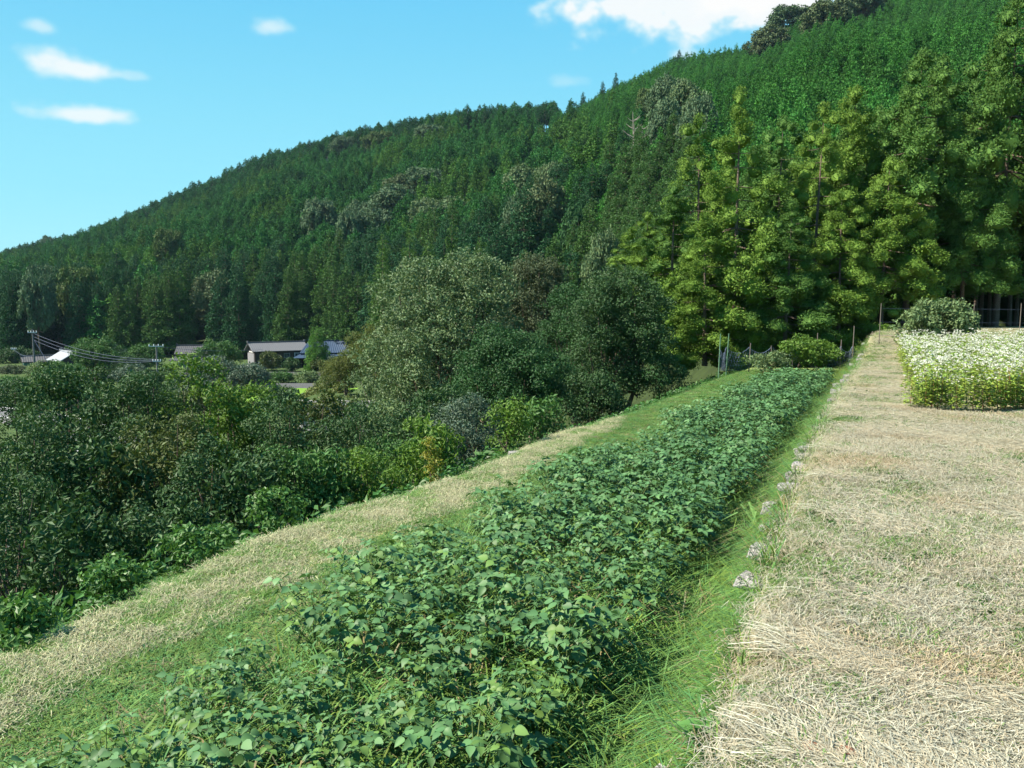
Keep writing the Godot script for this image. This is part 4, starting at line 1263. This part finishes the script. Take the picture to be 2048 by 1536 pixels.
func ordinal(k: int) -> String:
	var tail: String = "th" if k % 100 in [11, 12, 13] else ["th", "st", "nd", "rd", "th", "th", "th", "th", "th", "th"][k % 10]
	return "%d%s" % [k, tail]
func tell_apart() -> void:
	# things that still share a label are counted along the picture
	var same := {}
	for o in get_children():
		if not o.has_meta("label") or not o.has_meta("category") or o.has_meta("kind"): continue
		var l: String = o.get_meta("label")
		if not same.has(l): same[l] = []
		same[l].append(o)
	for l in same:
		var a: Array = same[l]
		if a.size() < 2 or a.size() > 45: continue
		a.sort_custom(func(p, q): return p.position.x / -p.position.z < q.position.x / -q.position.z)
		for i in a.size():
			var more := "%s, %s from the left" % [l, ordinal(i + 1)]
			a[i].set_meta("label", more if more.split(" ").size() <= 16 else l)
func beans() -> void:
	var leaves := []
	for i in 14: leaves.append(bean_leaf())
	var lm := []
	for b in leaves: lm.append(b.mesh())
	var mats := [M.bean, M.bean2, M.bean, M.bean2, M.bean, M.bean3]
	var stems := []
	for i in 3:
		var b := Buf.new()
		b.tube([Vector3(0, -0.05, 0), Vector3(r(-0.02, 0.02), 0.25, r(-0.02, 0.02)), Vector3(r(-0.04, 0.04), 0.5, r(-0.04, 0.04))], [0.007, 0.005, 0.003], 5)
		for k in 4:
			var a := r(0, TAU)
			b.tube([Vector3(0, 0.1 + 0.07 * k, 0), Vector3(cos(a) * 0.17, 0.3 + 0.06 * k, sin(a) * 0.17)], [0.004, 0.002], 4)
		stems.append(b.mesh())
	var whole := []
	for i in 6:
		var b := Buf.new()
		for x in bean_spots(74): b.add(pick(leaves), x)
		whole.append(b.mesh())
	for row in 4:
		var d := 2.1 + 0.09 * row
		var count := 0
		while d < 24.3:
			var f := (row + 0.5) / 4.0
			var x := lerpf(interp(BEAN_L, d), interp(BEAN_R, d), f) + r(-0.09, 0.09)
			var dd := d + r(-0.06, 0.06)
			d += r(0.33, 0.42) * (1.0 if d < 12.0 else 1.12)
			if r(0, 1) < 0.07: continue
			var s := r(0.7, 1.15)
			if dd > 14.0: s *= 1.06
			var edge := row == 0 and r(0, 1) < 0.12
			if edge: continue
			count += 1
			var label := "soybean plant, %s from the near end of the %s" % [ordinal(count), ["row beside the grass strip", "second row from the grass strip", "third row from the grass strip", "row beside the stone wall"][row]]
			var t := thing("soybean_plant", label, "bean plant", P(x, lower_y(x, dd) - 0.02, dd), r(0, TAU), "soybean plants of the bean field")
			t.scale = Vector3.ONE * s
			part("stem", stems[rng.randi() % 3], M.stem, t)
			if dd < 8.0:
				for q in bean_spots(74):
					part("leaf", lm[rng.randi() % 14], pick(mats), t, q)
			else:
				part("foliage", whole[rng.randi() % 6], M.bean if r(0, 1) < 0.6 else M.bean2, t)

func grasses() -> void:
	# [mesh, list]
	var short_ := tuft(20, 0.10, 0.006, 0.08, 0.6).mesh()
	var long_ := tuft(16, 0.36, 0.007, 0.06, 1.6).mesh()
	var xs := []
	var cs := []
	var xl := []
	var cl := []
	var tone := func() -> Color:
		var k := r(0.52, 1.0)
		var w := r(0, 1)
		if r(0, 1) < 0.10: return Color(k * 1.9, k * 0.95, k * 1.6)
		return Color(k * lerpf(0.7, 1.1, w), k, k * lerpf(1.1, 0.55, w))
	for i in 34000:
		var d := 2.0 + 28.5 * pow(r(0, 1), 1.25)
		var a := dry_x(d) + 0.3 * noise.get_noise_2d(d * 40.0, 3.0) + r(-0.12, 0.2)
		var b := wall_x(d) + 0.1
		var x := r(maxf(a, out_x(d)) + 0.02, b)
		var bl := interp(BEAN_L, d)
		var br := interp(BEAN_R, d)
		var inside := d < 24.5 and x > bl + 0.2 and x < br - 0.1
		if inside and r(0, 1) < (0.72 if noise.get_noise_2d(x * 26.0, d * 26.0) < 0.05 else 0.35): continue
		var s := r(0.6, 1.25)
		if d > 24.0: s *= 1.3
		var y := lower_y(x, d)
		if x > wall_x(d) - 0.45: y = maxf(y, bank_y(minf(x, wall_x(d) + 0.02), d))
		var xf := Transform3D(Basis(Vector3.UP, r(0, TAU)).scaled(Vector3.ONE * s), P(x, y - 0.01, d))
		var t: Color = tone.call()
		if d > 24.0 and x > bl: t = t.lerp(Color(1.0, 0.8, 0.6), r(0.2, 0.8))
		if inside: xf = xf.scaled_local(Vector3.ONE * 1.3)
		if (inside and r(0, 1) < 0.6) or (x > br and x < wall_x(d) - 0.2 and r(0, 1) < 0.3):
			xl.append(xf); cl.append(t)
		else:
			xs.append(xf); cs.append(t)
	# grass on the bare green end of the terrace and along the outer edge
	for i in 5000:
		var d := 3.0 + 28.0 * pow(r(0, 1), 1.2)
		var x := out_x(d) + r(-0.5, 0.25)
		xs.append(Transform3D(Basis(Vector3.UP, r(0, TAU)).scaled(Vector3.ONE * r(0.7, 1.5)), P(x, -1.22 - 0.3 * maxf(0.0, out_x(d) - x), d)))
		cs.append(tone.call())
	for i in 9000:
		var d := 1.8 + 26.0 * pow(r(0, 1), 1.5)
		var x := wall_x(d) + r(-0.62, 0.04)
		var xf := Transform3D(Basis(Vector3.UP, r(0, TAU)).scaled(Vector3.ONE * r(0.6, 1.5)), P(x, bank_y(x, d) - 0.01, d))
		if r(0, 1) < 0.3:
			xl.append(xf.scaled_local(Vector3.ONE * 0.7)); cl.append(tone.call())
		else:
			xs.append(xf); cs.append(tone.call())
	scatter("grass", short_, M.grass, xs, cs, "short green grass between the mown strip and the stone wall", "grass")
	scatter("tall_grass", long_, M.grass, xl, cl, "long arching grass blades growing through the bean rows", "grass")
	# the mown strip: dry stubble with thin green
	var st := litter(26, 0.07, 0.0035, 0.10, 3.1, 0.3).mesh()
	var tiny := tuft(16, 0.07, 0.0045, 0.08, 0.6).mesh()
	var a1 := []
	var c1 := []
	var a2 := []
	var c2 := []
	for i in 12000:
		var d := 3.2 + 15.0 * pow(r(0, 1), 1.2)
		var x := r(out_x(d) + 0.02, maxf(dry_x(d) + r(-0.1, 0.3), out_x(d) + 0.1))
		var p := 0.5 * noise.get_noise_2d(x * 60.0, d * 60.0) + 0.7 * noise.get_noise_2d(x * 190.0, d * 190.0)
		var xf := Transform3D(Basis(Vector3.UP, r(0, TAU)).scaled(Vector3.ONE * r(0.6, 1.2)), P(x, lower_y(x, d) + 0.003, d))
		if p > r(-0.26, 0.42):
			var k := r(0.6, 1.0)
			a1.append(xf); c1.append(Color(0.95 * k, k, 0.8 * k))
		else:
			a2.append(xf)
			var k := r(0.7, 1.0)
			c2.append(Color(1.0 * k, 0.92 * k, 0.8 * k).lerp(Color(0.75, 1.0, 0.7) * k, r(0, 0.6)))
	scatter("mown_stubble", st, M.straw, a1, c1, "dry pale clippings lying on the mown strip of the lower terrace", "straw")
	scatter("mown_grass", tiny, M.grass, a2, c2, "close-cut yellowish grass of the lower mown strip", "grass")

func in_buckwheat(x: float, d: float) -> bool:
	return d > 11.6 + 0.25 * noise.get_noise_1d(x * 30.0) and d < 23.3 and x > lerpf(5.75, 10.9, (d - 11.5) / 11.6) + 0.15 * noise.get_noise_1d(d * 40.0)

func upper_field() -> void:
	var lay := [litter(24, 0.13, 0.0024, 0.13, 1.6, 0.25).mesh(), litter(34, 0.065, 0.0023, 0.12, 3.1, 0.25).mesh(), litter(26, 0.30, 0.0028, 0.12, 0.5, 0.16).mesh()]
	var tuf := tuft(16, 0.095, 0.004, 0.07, 0.9).mesh()
	var xs := [[], [], []]
	var cs := [[], [], []]
	var xg := []
	var cg := []
	var xw := []
	var cw := []
	for i in 46000:
		var d := 1.9 + 33.0 * pow(r(0, 1), 1.75)
		var x := r(wall_x(d) + 0.08, maxf(wall_x(d) + 2.0, 0.66 * d + 0.8))
		if in_buckwheat(x, d): continue
		# swaths run from the wall toward the near right
		var al := x * 0.72 - d * 0.69
		var ac := x * 0.69 + d * 0.72
		var swath := noise.get_noise_2d(al * 14.0, ac * 60.0)
		var q := noise.get_noise_2d(x * 26.0 + 400.0, d * 26.0)
		var y := upper_y(x, d)
		var dir := -0.95 + 1.1 * noise.get_noise_2d(x * 12.0 - 200.0, d * 12.0)
		var edge := smoothstep(1.1, 0.2, x - wall_x(d))
		var green := 0.30 + 0.8 * q + 0.5 * noise.get_noise_2d(x * 90.0, d * 90.0 + 55.0) - 0.5 * maxf(0.0, swath) + 0.3 * edge
		if d > 20.0: green += 0.2
		var roll := r(0, 1)
		if roll < green * 0.85:
			var xf := Transform3D(Basis(Vector3.UP, r(0, TAU)).scaled(Vector3.ONE * r(0.5, 1.3)), P(x, y - 0.004, d))
			var k := r(0.6, 1.0)
			var w := r(0, 1)
			if noise.get_noise_2d(x * 70.0, d * 70.0 - 90.0) > 0.12 and r(0, 1) < 0.4:
				xw.append(xf.scaled_local(Vector3.ONE * 0.11)); cw.append(Color(k, k, k))
			else:
				xg.append(xf); cg.append(Color(k * lerpf(0.8, 1.25, w), k * lerpf(1.0, 0.95, w), k * lerpf(0.7, 0.95, w)).clamp())
		else:
			var heap := noise.get_noise_2d(x * 34.0 + 77.0, d * 34.0)
			var kind := 2 if x > wall_x(d) + 0.3 and swath + heap * 0.6 > r(0.14, 0.52) else 0 if r(0, 1) < 0.45 else 1
			xs[kind].append(Transform3D(Basis(Vector3.UP, dir + r(-0.7, 0.7) + (r(-1.5, 1.5) if kind < 2 else 0.0)).scaled(Vector3.ONE * r(0.6, 1.25)), P(x, y + 0.003, d)))
			var brown := clampf(-0.12 - 2.2 * noise.get_noise_2d(x * 30.0, d * 30.0 + 700.0), 0, 1) * r(0.4, 1.0) if kind < 2 else 0.0
			var k := r(0.78, 1.0) * (1.0 if kind == 2 else 0.86)
			cs[kind].append(Color(k, k * lerpf(1.0, 0.84, brown), k * lerpf(0.95, 0.66, brown)))
	scatter("cut_straw", lay[0], M.straw, xs[0], cs[0], "pale cut straw lying loosely over the upper terrace", "straw")
	scatter("short_straw", lay[1], M.straw, xs[1], cs[1], "short brown straw scattered over the upper terrace", "straw")
	scatter("long_straw", lay[2], M.straw, xs[2], cs[2], "long pale straw heaped in streaks on the upper terrace", "straw")
	scatter("sprouting_grass", tuf, M.grass, xg, cg, "fresh green grass sprouting between the straw of the upper terrace", "grass")
	scatter("ground_weeds", leaf_clump(34, 0.5, 0.26, 0.19, 0.35).mesh(), M.weed, xw, cw, "small leafy weeds creeping between the straw of the upper terrace", "weeds")
	# buckwheat
	var kinds := []
	for i in 5:
		kinds.append(buckwheat(3, 10))
	var edge := []
	for i in 4:
		edge.append(buckwheat(1, 34))
	var joined := []
	for k in kinds:
		joined.append([k[0].mesh(), k[1].mesh(), k[2].mesh()])
	var rim := []
	for k in edge:
		rim.append([k[0].mesh(), k[1].mesh(), k[2].mesh()])
	# front edge plants, one by one
	for i in 150:
		var side := i >= 110
		var x := lerpf(5.8, 9.6, i / 110.0) + r(-0.05, 0.05)
		var d := 11.7 + 0.25 * noise.get_noise_1d(x * 30.0) + r(0.0, 0.35)
		if side:
			d = lerpf(11.8, 20.0, (i - 110) / 40.0)
			x = lerpf(5.75, 10.9, (d - 11.5) / 11.6) + r(0.1, 0.3)
		var t := thing("buckwheat_plant", "buckwheat plant on %s of flowering field" % ("path edge" if side else "front edge, %s part" % ["left", "middle", "right"][mini(2, i / 37)]), "buckwheat", P(x, upper_y(x, d), d), r(0, TAU), "buckwheat plants along the %s edge" % ("path" if side else "front"))
		t.scale = Vector3.ONE * r(0.7, 1.05)
		var k: Array = pick(rim)
		part("stem", k[0], M.stem_red if r(0, 1) < 0.4 else M.stem, t)
		part("foliage", k[1], M.buck_leaf, t)
		part("flowers", k[2], M.buck_flower, t)
	var lists := [[], [], [], [], []]
	var tints := [[], [], [], [], []]
	for i in 9000:
		var d := r(11.7, 23.3)
		var x := r(5.8, 19.0)
		if not in_buckwheat(x - 0.1, d - 0.25): continue
		var k := rng.randi() % 5
		lists[k].append(Transform3D(Basis(Vector3.UP, r(0, TAU)).scaled(Vector3.ONE * r(0.75, 1.15)), P(x, upper_y(x, d), d)))
		tints[k].append(grey(r(0.8, 1.0)))
	for k in 5:
		scatter("buckwheat_leaves", joined[k][1], M.buck_leaf, lists[k], tints[k], "yellow-green leaves of the white flowering buckwheat crop", "buckwheat")
		scatter("buckwheat_flowers", joined[k][2], M.buck_flower, lists[k], tints[k], "white flower heads covering the buckwheat crop", "buckwheat")
		scatter("buckwheat_stems", joined[k][0], M.stem, lists[k], tints[k], "thin stems of the buckwheat crop", "buckwheat")

func fences() -> void:
	var base := P(7.5, -1.05, 29.6)
	var t := thing("net_fence", "sagging blue-grey net fence on posts across the far end of the bean terrace", "fence", base)
	var px := [7.45, 7.75, 8.6, 9.5, 10.3, 11.2, 12.1, 12.6, 13.3]
	var ph := [1.45, 1.45, 1.1, 1.0, 0.9, 1.45, 1.2, 1.7, 1.5]
	for i in px.size():
		var b := Buf.new()
		var lean := r(-0.08, 0.08)
		b.tube([Vector3(0, -0.2, 0), Vector3(lean, ph[i], 0)], [0.022, 0.018], 6)
		part("post", b.mesh(), M.post_green if i < 2 else M.post, t, Transform3D(Basis.IDENTITY, P(px[i], -1.05, 29.6 + 0.12 * i) - base))
	var net := Buf.new()
	for i in px.size() - 1:
		var a := Vector3(px[i] - 7.5, 0, -0.12 * i)
		var z := Vector3(px[i + 1] - 7.5, 0, -0.12 * (i + 1))
		var pt := func(u: float, w: float) -> Vector3:
			var p := a.lerp(z, u)
			var top: float = 0.95 - 0.22 * 4.0 * u * (1.0 - u)
			return p + Vector3(0.02 * sin(9.0 * w + i), 0.12 + (top - 0.12) * w, 0.07 * sin(5.0 * u + 3.0 * i) * w)
		for k in 5:
			var l := []
			var rr := []
			for s in 7:
				l.append(pt.call(s / 6.0, k / 4.0)); rr.append(0.0035 if k < 4 else 0.006)
			net.tube(l, rr, 3)
		for k in 8:
			net.tube([pt.call(k / 8.0, 0.0), pt.call(minf(1.0, k / 8.0 + 0.14), 0.5), pt.call(k / 8.0, 1.0)], [0.003, 0.003, 0.003], 3)
			net.tube([pt.call(minf(1.0, k / 8.0 + 0.14), 0.0), pt.call(k / 8.0, 0.5), pt.call(minf(1.0, k / 8.0 + 0.14), 1.0)], [0.003, 0.003, 0.003], 3)
	part("net", net.mesh(), M.net, t)
	base = P(14.0, 0.0, 25.6)
	t = thing("wire_fence", "thin wire fence on dark posts behind the flowering buckwheat field", "fence", base)
	for i in 7:
		var b := Buf.new()
		b.tube([Vector3(0, -0.2, 0), Vector3(r(-0.04, 0.04), 1.5, 0)], [0.016, 0.013], 6)
		part("post", b.mesh(), M.post, t, Transform3D(Basis.IDENTITY, Vector3(-2.6 + 1.45 * i, 0, 0)))
	for k in 3:
		var b := Buf.new()
		b.tube([Vector3(-2.6, 0.5 + 0.42 * k, 0), Vector3(2.0, 0.47 + 0.42 * k, 0), Vector3(6.1, 0.5 + 0.42 * k, 0)], [0.003, 0.003, 0.003], 3)
		part("strand", b.mesh(), M.wire, t)

func details() -> void:
	var fine := []
	for i in 5: fine.append(leaf_clump(36, 0.5, 0.30, 0.17))
	tree("leafy_shrub", "light green leafy shrub standing behind the flowering buckwheat", "shrub", P(12.9, 0.0, 24.9), meshes(broadleaf(1.55, 2.3, 0.1, fine, 18, 0.55, 0.34, 4, 0.6)), M.pale, "", 0.3)
	tree("fence_vine", "yellow-green leafy vine climbing over the net fence", "vine", P(10.6, -1.0, 29.4), meshes(broadleaf(1.25, 2.3, 0.05, fine, 13, 0.4, 0.34, 3, 0.5)), M.lime, "", 0.3)
	tree("fence_vine", "paler leafy vine at the left part of the net fence", "vine", P(9.2, -1.0, 29.2), meshes(broadleaf(0.75, 1.7, 0.05, fine, 9, 0.4, 0.3, 3, 0.5)), M.pale, "", 0.3)
	tree("yellow_sapling", "small yellowing sapling in front of the round shrub at the terrace edge", "sapling", P(-1.3, -1.4, 12.9), meshes(broadleaf(0.85, 0.36, 0.1, fine, 8, 0.25, 0.16, 1, 0.5)), leafy(lin(0.26, 0.26, 0.03), 0.5, 0.6, 0.4), "", 0.3)
	# weeds at the near left edge
	for q in [[-3.95, 6.2, 0.45, 0.9, "bushy bright weed clump at the lower left corner of the mown strip"], [-3.75, 7.6, 0.3, 0.7, "low bright weed clump further along the left edge of the mown strip"], [-3.4, 8.6, 0.35, 0.8, "third bright weed clump along the edge of the mown strip"], [-2.9, 9.8, 0.5, 0.7, "weed clump with upright stalk at the edge of the mown strip"]]:
		tree("weed_clump", q[4], "weed", P(q[0], -1.2, q[1]), meshes(broadleaf(q[2], q[3], 0.02, fine, 9, 0.5, 0.2, 4, 0.4)), M.weed, "", r(0, TAU))
	# strap-leaved clump with a pale folded leaf by the wall
	var t := thing("strap_leaf_clump", "strap-leaved plant with one pale folded leaf against the stone wall", "plant", P(2.55, -0.95, 8.3))
	for i in 16:
		var b := Buf.new()
		var a := r(0, TAU)
		blade(b, Vector3.ZERO, Vector3(cos(a) * 0.35, 1.0, sin(a) * 0.35).normalized(), r(0.5, 0.85) if i else 0.45, 0.026 if i else 0.035, r(0.2, 0.7), grey(r(0.7, 1.0)))
		part("leaf", b.mesh(), M.grass if i else M.straw, t)
	# weeds with broad leaves on the wall edge
	for q in [[1.02, 3.35, "broad-leaved weed on the wall edge near the camera"], [1.12, 3.75, "second broad-leaved weed on the wall edge"], [0.75, 3.1, "low broad-leaved weed at the wall edge in the corner of the terrace"]]:
		var w := thing("broadleaf_weed", q[2], "weed", P(q[0], upper_y(q[0], q[1]) - 0.02, q[1]), r(0, TAU))
		for i in 7:
			var b := Buf.new()
			var a := i * 2.4
			leaflet(b, Vector3.ZERO + Vector3(0, 0.02 + 0.01 * i, 0), Vector3(cos(a), 0.35, sin(a)).normalized(), Vector3.UP, r(0.08, 0.12), r(0.06, 0.08), Color.WHITE)
			part("leaf", b.mesh(), M.weed, w)
	# fallen leaves
	for q in [[1.02, 2.75, "curled red-brown fallen leaf on the straw"], [1.13, 2.72, "folded red-brown fallen leaf beside the other fallen leaf"]]:
		var b := Buf.new()
		leaflet(b, Vector3(0, 0.02, 0), Vector3(1, 0.3, 0.2).normalized(), Vector3.UP, 0.09, 0.06, Color.WHITE)
		one("fallen_leaf", b.mesh(), M.brown_leaf, q[2], "leaf", P(q[0], upper_y(q[0], q[1]) + 0.01, q[1]))
	# stones lying along the outer edge and in the straw
	for q in [[-0.9, 12.3, 0.16, "flat pale stone at the edge of the mown strip"], [-0.6, 12.8, 0.13, "second pale stone along the edge of the mown strip"], [-0.2, 13.6, 0.15, "third pale stone along the edge of the mown strip"], [0.15, 14.6, 0.2, "bright pale stone on the bank side of the mown strip"], [1.28, 3.5, 0.05, "small grey stone showing through the straw"], [1.5, 3.35, 0.05, "grey stone chip beside the long straw"]]:
		var y := upper_y(q[0], q[1]) if q[1] < 5.0 else lower_y(q[0], q[1])
		one("loose_stone", rock(int(q[1] * 10.0)).mesh(), M.stone, q[3], "stone", P(q[0], y, q[1])).scale = Vector3(1.4, 0.7, 1.0) * float(q[2]) * 1.6
